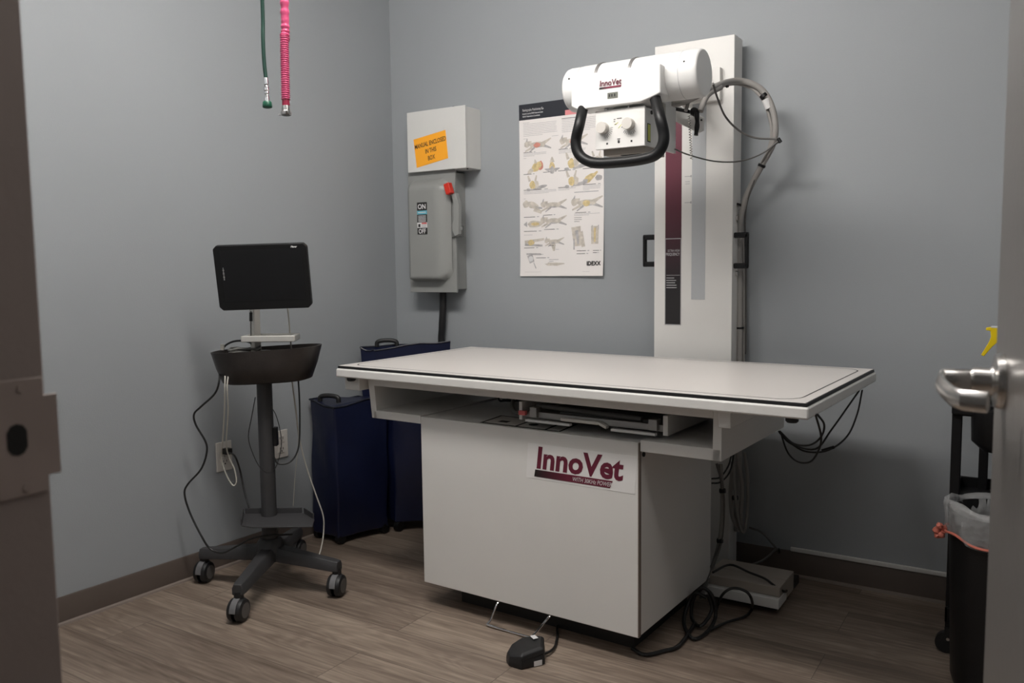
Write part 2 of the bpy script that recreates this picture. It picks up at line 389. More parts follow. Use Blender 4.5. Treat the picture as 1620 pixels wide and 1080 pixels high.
# table top
U0_, U1_, V0_, V1_ = -1.134, .488, -.077, .705
fr = MB(); fr.box(U0_, U1_, V0_, V1_, .779, .8095)
tf = fr.build('table_frame', 'white', tb, bevel=.006, seg=3)
MB().box(U0_+.006, U1_-.006, V0_+.006, V1_-.006, .8097, .8176).build('edge_seal', 'blackr', tb)
tp = MB().box(U0_+.009, U1_-.009, V0_+.009, V1_-.009, .8178, .8200).build('table_top', 'top', tb, bevel=.001)
def rrect(x0, x1, y0, y1, r, k=8):
    out = []
    for cx_, cy_, a0 in ((x1-r, y1-r, 0), (x0+r, y1-r, PI/2), (x0+r, y0+r, PI), (x1-r, y0+r, 1.5*PI)):
        for i in range(k+1): a = a0+PI/2*i/k; out.append((cx_+r*math.cos(a), cy_+r*math.sin(a)))
    return out
o1 = rrect(U0_+.036, U1_-.036, V0_+.036, V1_-.036, .06); o2 = rrect(U0_+.040, U1_-.040, V0_+.040, V1_-.040, .056)
ln = MB(); n = len(o1); ln.add([(x, y, .8203) for x, y in o1]+[(x, y, .8203) for x, y in o2], [(i, (i+1) % n, n+(i+1) % n, n+i) for i in range(n)])
ln.build('border_line', 'ink', tp)
for u, v in ((-1.09, -.045), (.44, -.045), (.44, .66), (-1.09, .66)):
    MB().lathe([(.012, 0), (.016, .004), (.016, .0145)], (u, v, .7642), n=20).build('bumper', 'blackr', tb)
# logo on the cabinet front
X_, Z_ = (1, 0, 0), (0, 0, 1)
MB().prism([(-.385, .505), (-.012, .505), (-.004, .615), (-.377, .615)], -.0006, -.0001, 'Y').build('logo_sticker', 'decalw', cab)
t_ = MB(); t_.text('InnoVet', .0935, (-.350, -.0012, .541), X_, Z_, bold=.031, shear=.12, sx=.985)
o = t_.build('logo_lettering', 'maroon', cab); o['label'] = 'maroon InnoVet lettering'
MB().prism([(-.355, .512), (-.092, .512), (-.083, .534), (-.351, .534)], -.0014, -.0008, 'Y').build('logo_bar', 'bar_print', cab)
MB().text('WITH 30KHz POWER', .0185, (-.219, -.0018, .5165), X_, Z_, shear=.25, sx=.76).build('slogan', 'labelw', cab)
MB().lathe([(.006, 0), (.006, .003)], (.006, .012, .612), (0, -1, 0), 12)
MB().lathe([(.007, 0), (.007, .004)], (-.001, .03, .617), (1, 0, 0), 12).build('screw_cap', 'blackr', cab)
MB().box(-.0025, .0008, -.0008, .014, .083, .655).build('panel_seam', 'shoe', cab)
# placard on cabinet top
pc = MB(); pc.use('lcd').box(-.60, -.283, .018, .155, .6722, .6728) if False else None
pc = MB().use('knob').prism([(-.575, .022), (-.285, .022), (-.30, .155), (-.59, .155)], .6553, .6558)
pc.use('ink')
for a, b_ in (((-.577, .018), (-.281, .027)), ((-.592, .150), (-.298, .158))): pc.box(a[0], b_[0], a[1], b_[1], .6559, .6562)
for x in (-.587, -.455, -.345, -.293): pc.prism([(x+.012, .02), (x+.020, .02), (x+.004, .156), (x-.004, .156)], .6559, .6562)
pc.box(-.535, -.500, .06, .085, .6559, .6562); pc.lathe([(.016, 0), (.016, .0003)], (-.405, .075, .6559), n=20)
pc.build('placard', None, cab)
# cassette tray and its metal frame
tr = thing('cassette_tray', 'metal and white cassette tray held in the slot under the table top', 'tray', A0, TY)
for a in ((.060, .075), (-.43, -.418)): MB().box(*a, .03, .44, .678, .735).build('side_plate', 'white', tr, bevel=.001)
f = MB(); f.box(-.417, .059, .035, .05, .69, .706).box(-.417, .059, .05, .42, .684, .690); f.build('tray_plate', 'steel', tr)
for a in ((-.40, -.24), (-.10, .04)): MB().box(*a, .02, .034, .676, .683).build('front_lip', 'whiteg', tr)
f = MB(); f.box(-.27, -.14, .016, .034, .690, .700); f.prism([(-.14, .691), (-.14, .700), (-.112, .688), (-.115, .680)], .016, .034, 'Y'); f.build('pull_handle', 'alu', tr, bevel=.002)
for a in ((.018, .045), (-.385, -.36)): MB().box(*a, .022, .05, .69, .722).build('clip', 'steel', tr, bevel=.002)
MB().cyl((-.38, .06, .722), (-.02, .06, .712), .008).build('slide_rod', 'dhose', tr); MB().cyl((-.30, .07, .705), (.02, .07, .705), .006).build('slide_rod', 'dhose', tr)
f = MB(); f.box(-.424, -.40, .018, .03, .695, .708); f.build('tag', 'labelr', tr)
# wire floor pedal under the cabinet
wp = MB(); pts = [(-.503, .05, .079), (-.503, .0, .072), (-.515, -.02, .024), (-.521, -.028, .012), (-.512, -.030, .007), (-.365, -.030, .007), (-.352, -.028, .012), (-.340, -.02, .024), (-.307, .0, .072), (-.307, .05, .079)]
wp.tube(pts, .0035, 8, sub=4); wp.build('release_bail', 'chrome', tb)
# wires inside the slot
def cable(name, mt, pts, r, parent=None, n=8, sub=6, world=True):
    return MB().tube(pts, r, n, sub=sub).build(name, mt, parent, world=world)
def tw(u, v, z): return WORLD[tb.name][1] @ Vector((u, v, z))
cable('wire', 'gcable', [tw(-.66, .45, .725), tw(-.60, .25, .70), tw(-.53, .15, .676), tw(-.47, .14, .68), tw(-.40, .2, .71), tw(-.30, .35, .73)], .007, tb)
cable('wire', 'bcable', [tw(-.75, .4, .74), tw(-.70, .3, .68), tw(-.62, .3, .70), tw(-.52, .36, .735), tw(-.45, .3, .73), tw(-.43, .3, .69), tw(-.49, .33, .68)], .004, tb)
cable('wire', 'bcable', [tw(-.72, .35, .67), tw(-.62, .32, .685), tw(-.5, .3, .73), tw(-.3, .3, .737)], .005, tb)
cable('wire', 'bcable', [tw(.21, .2, .69), tw(.17, .22, .72), tw(.09, .3, .725), tw(.0, .4, .70)], .007, tb)
# wires hanging from the right end of the top
def tp_(px, py, u):  # photo point on plane u = const of the table
    t = Vector((math.cos(TY), math.sin(TY), 0)); return atP(px, py, A0+t*u, t)
n_t = Vector((-math.sin(TY), math.cos(TY), 0))
def tv_(px, py, v): return atP(px, py, A0+n_t*v, n_t)
PL = []
def seg(pts): return [tv_(x, y, v) for x, y, v in pts]
cable('wire', 'bcable', seg([(1232, 682, .54), (1250, 700, .5), (1275, 714, .45), (1310, 712, .45), (1340, 690, .5), (1356, 655, .58), (1364, 617, .64)]), .0028, tb)
cable('wire', 'bcable', seg([(1233, 684, .54), (1252, 702, .5), (1290, 710, .42), (1315, 680, .45), (1340, 645, .55), (1359, 618, .64)]), .0028, tb)
cable('wire', 'bcable', seg([(1234, 682, .54), (1255, 701, .45), (1280, 704, .3), (1298, 692, .15), (1304, 672, .03), (1293, 655, .0)]), .0028, tb)
cable('wire', 'bcable', seg([(1235, 684, .54), (1246, 715, .5), (1262, 730, .45), (1282, 730, .35), (1295, 712, .2), (1299, 690, .06), (1290, 655, -.01)]), .0028, tb)
cable('wire_tie', 'blackp', seg([(1300, 713, .45), (1320, 707, .46)]), .005, tb)

# ------------------------------------------------------------------ tube stand on the wall side
ts = thing('xray_tube_stand', 'tall white column with x-ray tube head and looped grey hoses behind the table', 'x-ray stand', (-1.107, 3.02, 0))
CX0, CX1, CY = -1.258, -.957, 2.98
ow = Vector((-1.107, 3.02, 0))
def B(x0, x1, y0, y1, z0, z1): return MB().box(x0, x1, y0, y1, z0, z1)
col = B(CX0, CX1, CY, 3.07, .02, 1.961).build('column', 'white', ts, bevel=.003, world=True)
st = B(-1.213, -1.150, CY-.0008, CY-.0001, .932, 1.70).build('stripe_decal', 'stripe_print', col, world=True)
st['label'] = 'maroon and black printed stripe'
fm = MB()
for a in ((-1.214, -1.1495, .931, .934), (-1.214, -1.1495, 1.252, 1.255), (-1.214, -1.2115, .931, 1.255), (-1.152, -1.1495, .931, 1.255)): fm.box(a[0], a[1], CY-.0016, CY-.0008, a[2], a[3])
fm.box(-1.208, -1.155, CY-.0016, CY-.0008, 1.117, 1.1185)
fm.text('ULTRA HIGH', .0125, (-1.156, CY-.0012, 1.205), X_, Z_, align='RIGHT', sx=.66, bold=.01)
fm.text('FREQUENCY', .0145, (-1.156, CY-.0012, 1.191), X_, Z_, align='RIGHT', sx=.66, bold=.02)
random.seed(3)
for k in range(5): fm.box(-1.208, -1.208+random.uniform(.025, .05), CY-.0014, CY-.0008, 1.106-.009*k, 1.109-.009*k)
fm.build('stripe_caption', 'inkg', st, world=True)
sl = B(-1.110, -1.058, CY-.0012, CY-.0001, 1.028, 1.86).build('scale_strip', 'scale', col, world=True)
for z, w_ in ((1.478, .026), (1.383, .026)): MB().box(-1.138, -1.138+w_, CY-.0008, CY-.0001, z, z+.0022).box(-1.116, -1.112, CY-.0009, CY-.0001, z-.003, z+.005).build('scale_mark', 'inkg', col, world=True)
MB().box(-1.136, -1.119, CY-.0008, CY-.0001, 1.459, 1.4608).box(-1.136, -1.119, CY-.0008, CY-.0001, 1.451, 1.4528).build('scale_note', 'inkg', col, world=True)
def side_handle(xc, sgn, z0, z1, y):
    m = MB(); d = .052*sgn
    m.obox((xc+d/2, y, z1-.010), (1, 0, 0), (0, 1, 0), (0, 0, 1), abs(d)/2, .009, .010)
    m.obox((xc+d/2, y, z0+.010), (1, 0, 0), (0, 1, 0), (0, 0, 1), abs(d)/2, .009, .010)
    m.obox((xc+d-.006*sgn, y, (z0+z1)/2), (1, 0, 0), (0, 1, 0), (0, 0, 1), .0065, .009, (z1-z0)/2-.004)
    return m.build('side_handle', 'blackp', ts, bevel=.004, world=True)
side_handle(CX0, -1, 1.150, 1.272, 3.0)
side_handle(CX1, 1, 1.140, 1.270, 3.0)
# base rail on the floor
B(-.955, -.702, 2.801, 2.90, .028, .095).build('base_block', 'beige', ts, bevel=.003, world=True)
B(-.955, -.700, 2.70, 2.80, .028, .062).build('base_rail', 'boxw', ts, bevel=.003, world=True)
B(-.955, -.702, 2.72, 2.80, .062, .095).build('base_step', 'beige', ts, bevel=.003, world=True)
B(-1.25, -.72, 2.76, 3.05, .0, .028).build('base_foot', 'darkbox', ts, world=True)
# carriage + arm
B(-1.150, -1.00, 2.955, 2.98, 1.735, 1.85).build('carriage', 'white', ts, bevel=.003, world=True)
ar = MB(); ar.prism([(2.956, 1.745), (2.956, 1.83), (2.50, 1.765), (2.50, 1.69)], -1.12, -1.04, 'X')
ar.box(-1.115, -1.03, 2.52, 2.58, 1.625, 1.70)
ar.build('tube_arm', 'white', ts, bevel=.004, world=True)
# tube housing
TXC = Vector((-1.325, 2.45, 1.7205)); taxis = Vector((1, -.012, 0))
tbm = MB(); tbm.lathe([(.050, -.002), (.060, .001), (.067, .008), (.0695, .018), (.0695, .060), (.0705, .062), (.0705, .178), (.0705, .395), (.0705, .397), (.0702, .436), (.0690, .445), (.066, .450), (.063, .4505), (.0, .4505)], TXC, taxis, 56)
tube = tbm.build('tube_housing', 'whiteg', ts, world=True, angle=50)
for s_ in (.118, .232):
    k = MB(); k.lathe([(.0706, s_), (.0735, s_+.001), (.0735, s_+.010), (.0706, s_+.011)], TXC, taxis, 56, cap=False)
    k.build('housing_strap', 'steel', tube, world=True)
for a in (.055, .394): MB().lathe([(.0708, a), (.0708, a+.0015)], TXC, taxis, 56, cap=False).build('cap_seam', 'inkg', tube, world=True)
for s_, a in ((.03, .35), (.412, .35)):
    d = Vector((0, -math.cos(a), math.sin(a))); MB().cyl(TXC+taxis*s_+d*.069, TXC+taxis*s_+d*.0715, .003, n=10).build('housing_screw', 'ink', tube, world=True)
cv = MB(); cv.prism([(-1.268, 1.742), (-.972, 1.742), (-.972, 1.657), (-.988, 1.651), (-1.035, 1.637), (-1.245, 1.637), (-1.268, 1.650)], 2.345, 2.43, 'Y')
cover = cv.build('front_cover', 'whiteg', ts, bevel=.005, seg=3, world=True)
MB().text('InnoVet', .0245, (-1.169, 2.3432, 1.6985), X_, Z_, bold=.02, shear=.12, sx=.92).build('cover_lettering', 'maroon', cover, world=True)
MB().prism([(-1.170, 1.690), (-1.098, 1.690), (-1.096, 1.6955), (-1.169, 1.6955)], 2.3438, 2.3446, 'Y').build('cover_bar', 'bar_print_s', cover, world=True)
dp = B(-1.142, -1.108, 2.3438, 2.3448, 1.6595, 1.6765).build('display_window', 'lcd', cover, world=True)
k = MB()
for x in (-1.137, -1.129, -1.120): k.box(x, x+.004, 2.3432, 2.3438, 1.664, 1.672)
k.build('display_digits', 'ink', dp, world=True)
for x in (-1.16, -1.085): MB().cyl((x, 2.375, 1.6369), (x, 2.375, 1.632), .006, n=14).build('cover_screw', 'chrome', cover, world=True)
# collimator
CY0 = 2.362
cm = MB(); cm.box(-1.192, -1.028, CY0, 2.372, 1.513, 1.630)
colm = cm.build('collimator', 'white', ts, bevel=.0015, world=True)
B(-1.182, -1.030, 2.3725, 2.545, 1.515, 1.628).build('collimator_body', 'boxw', colm, bevel=.002, world=True)
k = MB(); k.box(-1.15, -1.07, 2.40, 2.50, 1.628, 1.66); k.build('collimator_neck', 'white', colm, world=True)
k = MB(); k.prism([(2.385, 1.5148), (2.535, 1.5148), (2.535, 1.496), (2.385, 1.496)], -1.176, -1.036, 'X'); k.build('collimator_rails', 'beige', colm, bevel=.001, world=True)
B(-1.125, -1.055, 2.40, 2.47, 1.4945, 1.4958).build('light_window', 'ink', colm, world=True)
def knob(x, z):
    m = MB(); m.lathe([(.0175, 0), (.0175, .019), (.0165, .0215), (.0, .0217)], (x, CY0-.001, z), (0, -1, 0), 32)
    return m.build('knob', 'knob', colm, world=True)
knob(-1.163, 1.576); knob(-1.077, 1.580)
k = MB(); k.use('ink')
for cx_, cz_ in ((-1.163, 1.576), (-1.077, 1.580)):
    for i in range(8):
        a = -PI*.45+i*.2+(0 if cx_ < -1.1 else -.9); d = Vector((math.cos(a), 0, math.sin(a)))
        c0 = Vector((cx_, CY0-.0003, cz_)); k.obox(c0+d*.0265, d, (0, 1, 0), d.cross(Vector((0, 1, 0))), .0045, .0002, .0005)
for i, (x, z, w_) in enumerate(((-1.130, 1.598, .006), (-1.119, 1.600, .016), (-1.130, 1.592, .005), (-1.127, 1.583, .006), (-1.104, 1.573, .006))): k.box(x, x+w_, CY0-.0006, CY0-.0001, z, z+.0018)
for x, z in ((-1.152, 1.529), (-1.071, 1.530)): k.box(x-.0028, x+.0028, CY0-.0006, CY0-.0001, z-.003, z+.003)
k.box(-1.118, -1.108, CY0-.0006, CY0-.0001, 1.539, 1.541).box(-1.117, -1.109, CY0-.0006, CY0-.0001, 1.5355, 1.537); k.lathe([(.004, 0), (.004, .0004)], (-1.113, CY0-.0001, 1.531), (0, -1, 0), 14)
k.use('lgreen'); k.obox((-1.121, CY0-.0004, 1.586), (1, 0, .5), (0, 1, 0), (-.5, 0, 1), .007, .0002, .0008).obox((-1.108, CY0-.0004, 1.578), (1, 0, .9), (0, 1, 0), (-.9, 0, 1), .009, .0002, .0008)
k.build('dial_print', None, colm, world=True)
MB().cyl((-1.0300, 2.415, 1.617), (-1.0270, 2.415, 1.617), .006, n=12).build('side_screw', 'ink', colm, world=True)
k = MB(); k.use('ink').box(-1.0300, -1.0292, 2.385, 2.408, 1.527, 1.582); k.use('lgreen').box(-1.0292, -1.0286, 2.388, 2.405, 1.530, 1.579)
k.build('side_label', None, colm, world=True)
# side bracket plate right of the collimator
B(-1.028, -1.018, 2.50, 2.585, 1.512, 1.655).build('bracket_plate', 'boxw', ts, bevel=.001, world=True)
# grab handle
hpts = [(924, 163), (917, 195), (911, 222), (914, 240), (925, 252), (945, 258), (985, 256), (1020, 251), (1038, 244), (1048, 230), (1050, 212), (1044, 185), (1035, 150)]
hp = [atY(x, y, 2.325+(.05 if i in (0, 12) else 0)) for i, (x, y) in enumerate(hpts)]
MB().tube(hp, .0165, 16, sub=6).build('grab_handle', 'foam', ts, world=True)
# lock lever
k = MB()
def y_(px, py, y): return atY(px, py, y)
k.cyl(y_(1063, 171, 2.66), y_(1096, 178, 2.66), .006, n=12); k.lathe([(.012, 0), (.014, .004), (.014, .02), (.010, .026)], y_(1101, 178, 2.67), (0, -1, 0), 20)
k.tube([y_(1102, 178, 2.65), y_(1103, 195, 2.645), y_(1101, 214, 2.64)], lambda i, n_: .0075+.001*math.sin(i), 10)
k.build('lock_lever', 'blackp', ts, world=True)
k = MB(); q = [atY(*p, 2.70) for p in ((1058, 160), (1058, 184), (1068, 192), (1104, 210), (1112, 206), (1113, 186), (1098, 176), (1075, 168))]
k.prism([(p.x, p.z) for p in q], 2.70, 2.712, 'Y'); sp_ = k.build('stay_plate', 'boxw', ts, bevel=.002, world=True)
MB().cyl(atY(1110, 190, 2.70), atY(1110, 190, 2.70)-Vector((0, .004, 0)), .003, n=10).build('stay_bolt', 'ink', sp_, world=True)
k = MB(); pth = []
for i in range(90):
    t = i/89; p = y_(1090+4*t, 182+70*t, 2.62); a = i*1.2; pth.append(p+Vector((math.cos(a)*.004, math.sin(a)*.004, 0)))
k.tube(pth, .0012, 5, smooth=False); k.build('coil_spring', 'satin', ts, world=True)
# hoses
def yy(lst): return [atY(x, y, d) for x, y, d in lst]
cable('hose', 'hose', yy([(1040, 168, 2.62), (1075, 163, 2.62), (1100, 153, 2.66), (1125, 140, 2.74), (1150, 130, 2.86), (1172, 128, 2.92), (1195, 135, 2.94), (1212, 150, 2.95), (1223, 175, 2.95), (1227, 205, 2.95), (1222, 230, 2.96), (1205, 262, 2.98), (1190, 290, 3.0), (1176, 325, 3.03), (1170, 370, 3.045), (1170, 450, 3.05), (1170, 560, 3.05), (1170, 700, 3.05), (1166, 840, 3.03)]), .0105, ts, 14)
cable('hose', 'hose', yy([(1085, 175, 2.64), (1090, 160, 2.66), (1100, 150, 2.70), (1125, 143, 2.76), (1150, 134, 2.88), (1170, 133, 2.94), (1192, 141, 2.95), (1207, 158, 2.955), (1216, 180, 2.96), (1221, 208, 2.96), (1216, 236, 2.97), (1198, 272, 3.0), (1182, 310, 3.03), (1174, 350, 3.05), (1176, 420, 3.07), (1176, 560, 3.07), (1176, 700, 3.07)]), .006, ts, 10)
cable('hose', 'hose', yy([(1108, 176, 2.66), (1114, 160, 2.68), (1122, 148, 2.72), (1140, 138, 2.8)]), .0095, ts, 12)
cable('cable', 'dhose', yy([(1128, 132, 2.60), (1135, 155, 2.70), (1148, 185, 2.82), (1170, 207, 2.88), (1195, 218, 2.9), (1232, 221, 2.9), (1222, 232, 2.92), (1205, 258, 2.97), (1188, 300, 3.0), (1179, 340, 3.05), (1180, 420, 3.08), (1180, 560, 3.08)]), .0035, ts)
cable('cable', 'dhose', yy([(1068, 236, 2.56), (1090, 245, 2.66), (1130, 255, 2.8), (1170, 255, 2.86), (1205, 243, 2.89), (1232, 223, 2.9)]), .0025, ts)
k = MB(); k.cyl(atY(1211, 157, 2.946), atY(1217, 171, 2.952), .013, n=18); k.build('hose_sleeve', 'labelw', ts, world=True)
for a, b_, r, d in (((1148, 133), (1151, 132), .0135, 2.86), ((1207, 150), (1210, 154), .0135, 2.945), ((1206, 260), (1204, 264), .0135, 2.98), ((1172, 322), (1171, 326), .0165, 3.035), ((1170, 517), (1170, 520), .0165, 3.055)):
    MB().cyl(atY(*a, d), atY(*b_, d), r, n=16).build('cable_tie', 'blackp', ts, world=True)
k = MB(); k.cyl(atY(1231, 219, 2.9), atY(1235, 225, 2.9), .006); k.build('cable_clip', 'blackp', ts, world=True)
for pz in (345, 432): MB().cyl(atY(1164, pz, 3.02), atY(1168, pz, 3.02), .010, n=14).build('pipe_clamp', 'satin', ts, world=True)
# hanging cable loops between table and column (lower right)
for pts, r, mt in (
    ([(1165, 700, 2.95), (1168, 730, 2.95), (1174, 770, 2.96), (1172, 810, 2.96), (1172, 836, 2.96), (1160, 820, 2.95), (1156, 780, 2.95), (1160, 730, 2.95)], .008, 'hose'),
    ([(1160, 710, 2.93), (1163, 780, 2.93), (1168, 820, 2.94), (1176, 842, 2.94), (1182, 815, 2.95), (1183, 760, 2.95), (1178, 715, 2.95)], .006, 'gcable'),
    ([(1140, 733, 2.76), (1143, 790, 2.77), (1139, 850, 2.78), (1128, 893, 2.79), (1118, 920, 2.70), (1110, 945, 2.66)], .007, 'gcable'),
    ([(1134, 733, 2.75), (1141, 760, 2.76), (1145, 800, 2.77), (1140, 860, 2.78), (1122, 905, 2.72), (1108, 945, 2.62)], .005, 'dhose'),
    ([(1126, 757, 2.735), (1140, 754, 2.76), (1153, 735, 2.8), (1158, 712, 2.82)], .003, 'bcable'),
    ([(1126, 764, 2.735), (1140, 762, 2.76), (1155, 745, 2.8), (1162, 712, 2.82)], .003, 'bcable'),
    ([(1185, 834, 3.06), (1205, 842, 3.06), (1222, 860, 3.06), (1230, 870, 3.05)], .004, 'dhose'),
    ([(1228, 868, 3.05), (1210, 884, 3.0), (1190, 893, 2.95), (1165, 902, 2.9), (1140, 900, 2.84)], .004, 'dhose'),
):
    cable('cable', mt, yy(pts), r, ts)
for px, py, d in ((1143, 776, 2.765), (1139, 855, 2.78), (1163, 787, 2.95)): MB().cyl(atY(px-4, py, d), atY(px+4, py, d), .009, n=10).build('cable_tie', 'blackp', ts, world=True)

# loose cables on the floor
def fz(lst): return [atZ(x, y, z) for x, y, z in lst]
o = MB()
o.tube(fz([(1118, 945, .09), (1100, 938, .10), (1088, 955, .06), (1082, 985, .02), (1096, 1010, .008), (1118, 1000, .008), (1132, 975, .03), (1128, 945, .09), (1112, 930, .12), (1098, 945, .08), (1094, 975, .02), (1108, 990, .015), (1126, 965, .05), (1120, 940, .10)]), .006, 8)
o.tube(fz([(1100, 985, .012), (1075, 1020, .008), (1050, 1029, .008), (1020, 1035, .008), (1000, 1025, .008)]), .006, 8)
tag(o.build('power_cable', 'bcable'), 'thick black cable coiled on the floor beside the table cabinet', 'cable')
o = MB(); o.tube(fz([(1116, 1000, .008), (1150, 984, .012), (1178, 975, .010), (1190, 962, .008), (1188, 945, .11), (1178, 934, .13), (1160, 930, .13), (1145, 938, .11), (1136, 955, .06), (1132, 975, .01)]), .0045, 8)
tag(o.build('looped_cable', 'bcable'), 'thin black cable arching in a loop over the white floor rail', 'cable')
o = MB(); o.tube(fz([(1128, 905, .13), (1155, 893, .115), (1185, 905, .110), (1210, 915, .105), (1228, 928, .09), (1244, 935, .06), (1241, 915, .006), (1238, 895, .006), (1232, 868, .10)]), .004, 8)
tag(o.build('trailing_cable', 'bcable'), 'thin dark cable trailing over the beige block at the column foot', 'cable')

# foot pedal
c = atZ(841, 1040, 0); fp = thing('foot_pedal', 'small black foot switch with white labels on the floor before the cabinet', 'foot pedal', (c.x, c.y, 0), 0)
q = loc_(fp, [atZ(801, 1042, .01), atZ(805, 1054, .0), atZ(825, 1060, 0), atZ(862, 1051, 0), atZ(862, 1030, .0), atZ(850, 1019, .02), atZ(825, 1018, .02), atZ(808, 1027, .015)])
b2 = [Vector((p.x, p.y, 0)) for p in q]; cg = sum(b2, Vector())/8
low = MB().rings([[cg+(p-cg)*s_+Vector((0, 0, z)) for p in b2] for s_, z in ((.96, 0), (1.0, .004), (1.0, .0165), (.95, .030))]).build('pedal_base', 'blackr', fp, bevel=.002)
up = MB().rings([[cg+(p-cg)*s_+Vector((0, 0, z+(.012 if i in (3, 4, 5) else (-.004 if i in (0, 1, 7) else .004)))) for i, p in enumerate(b2)] for s_, z in ((.985, .0165 if False else .0205), (.95, .034), (.80, .041))]).build('pedal_cover', 'blackr', fp, bevel=.003, seg=3)
e1 = (b2[3]-b2[2]).normalized(); nn = e1.cross(Vector((0, 0, 1)))
m_ = b2[2]*.3+b2[3]*.7
MB().obox(m_+nn*.0012+Vector((0, 0, .0100)), e1, nn, (0, 0, 1), .013, .0006, .0075).build('rating_label', 'labelw', fp)
m_ = cg*.45+b2[4]*.35+b2[5]*.20
MB().obox(m_+Vector((0, 0, .0545)), e1, nn, (0, 0, 1), .008, .012, .0005).build('top_label', 'labelw', fp)
o = MB(); o.tube(fz([(861, 1034, .012), (870, 1030, .010), (878, 1022, .007), (882, 1005, .006), (886, 985, .006)])+[Vector((-1.25, 2.40, .006))], .004, 8)
tag(o.build('floor_cord', 'bcable'), 'short black cord running from the foot switch under the cabinet', 'cord')

# ------------------------------------------------------------------ wall boxes
mb = thing('manual_box', 'white metal wall box with orange manual sticker above the grey switch', 'box', (-2.29, YW, 1.7))
b_ = B(-2.447, -2.133, 2.990, YW, 1.585, 1.846)
mbx = b_.build('box_body', 'boxw', mb, bevel=.003, world=True)
B(-2.449, -2.128, 2.985, 2.993, 1.583, 1.848).build('box_cover', 'boxw', mb, bevel=.002, world=True)
MB().cyl((-2.145, 3.02, 1.5868), (-2.145, 3.02, 1.581), .004, n=8).build('screw', 'ink', mb, world=True); MB().cyl((-2.2, 3.0, 1.846), (-2.2, 3.0, 1.852), .004, n=8).build('screw', 'ink', mb, world=True)
sx_ = Vector((.9895, 0, .145)); sz_ = Vector((-.09, 0, .996))
so = Vector((-2.397, 2.9845, 1.602))
sk = MB(); corners = [(-2.397, 1.602), (-2.222, 1.631), (-2.234, 1.753), (-2.412, 1.727)]
sk.prism(corners, 2.9836, 2.9848, 'Y'); stk = sk.build('sticker', 'orange', mb, world=True); stk['label'] = 'orange sticker reading MANUAL ENCLOSED IN THIS BOX'
k = MB()
mid = Vector((-2.3165, 2.9832, 1.678))
for s_, dz in (('MANUAL ENCLOSED', .018), ('IN THIS', -.014), ('BOX', -.046)):
    k.text(s_, .0275, mid+sz_*dz, sx_, sz_, align='CENTER', sx=.68, bold=.015)
k.build('sticker_text', 'ink', stk, world=True)

sw = thing('disconnect_switch', 'grey electrical disconnect switch with red-tipped lever below the white box', 'switch', (-2.33, YW, 1.3))
B(-2.462, -2.222, 3.020, YW, 1.058, 1.575).build('switch_box', 'grey', sw, bevel=.002, world=True)
dr = MB(); dr.box(-2.470, -2.206, 3.008, 3.020, 1.045, 1.588); door_ = dr.build('switch_door', 'grey', sw, bevel=.002, world=True)
# raised pillow of the door: profile in (x, depth), rounded
nx, nz = 22, 34; x0, x1, z0, z1 = -2.445, -2.222, 1.095, 1.548; g = []
def hgt(u, v):
    def e(t, w_): t = max(0, min(1, t/w_)); return math.sin(t*PI/2)**.8
    # the right shoulder is cut off by a big quarter curve at its upper and lower corners
    rr = 1.0
    du = 1-u
    if du < .34:
        lim_top = .10+.0*u; c_ = (.34-du)/.34
        top = 1-.14*c_**2; bot = .10*c_**2
        if v > top or v < bot: rr = 0
        rr *= math.cos(c_*PI/2*.93)**.75 if rr else 0
    return rr*e(v, .03)*e(1-v, .10)*e(u, .04)
k = MB(); idx = {}
vv = []
for j in range(nz+1):
    for i in range(nx+1):
        u = i/nx; v = j/nz; vv.append((x0+(x1-x0)*u, 3.0082-.045*hgt(u, v), z0+(z1-z0)*v))
ff = [(j*(nx+1)+i, j*(nx+1)+i+1, (j+1)*(nx+1)+i+1, (j+1)*(nx+1)+i) for j in range(nz) for i in range(nx)]
k.add(vv, ff); k.build('door_bulge', 'grey', sw, world=True, angle=80)
k = MB(); ly = 2.9626
k.use('ink').box(-2.383, -2.328, ly-.001, ly, 1.410, 1.446).box(-2.383, -2.328, ly-.001, ly, 1.305, 1.333).box(-2.383, -2.328, ly-.001, ly, 1.358, 1.392)
k.use('cyan').box(-2.383, -2.328, ly-.001, ly, 1.393, 1.4095)
k.use('labelw').box(-2.383, -2.328, ly-.001, ly, 1.334, 1.3575)
k.text('ON', .030, (-2.3555, ly-.0018, 1.417), X_, Z_, align='CENTER', bold=.02, sx=.95).text('OFF', .029, (-2.3555, ly-.0018, 1.309), X_, Z_, align='CENTER', bold=.02, sx=.8)
for i in range(5): k.box(-2.377, -2.334, ly-.0016, ly-.001, 1.361+.006*i, 1.3635+.006*i)
k.box(-2.377, -2.334, ly-.0016, ly-.001, 1.400, 1.403)
k.use('labelr').box(-2.358, -2.330, ly-.0016, ly-.001, 1.350, 1.3565).use('ink').box(-2.377, -2.366, ly-.0016, ly-.001, 1.337, 1.351)
k.use('inkg')
for i in range(3): k.box(-2.360, -2.332, ly-.0016, ly-.001, 1.337+.004*i, 1.3385+.004*i)
k.build('warning_label', None, sw, world=True)
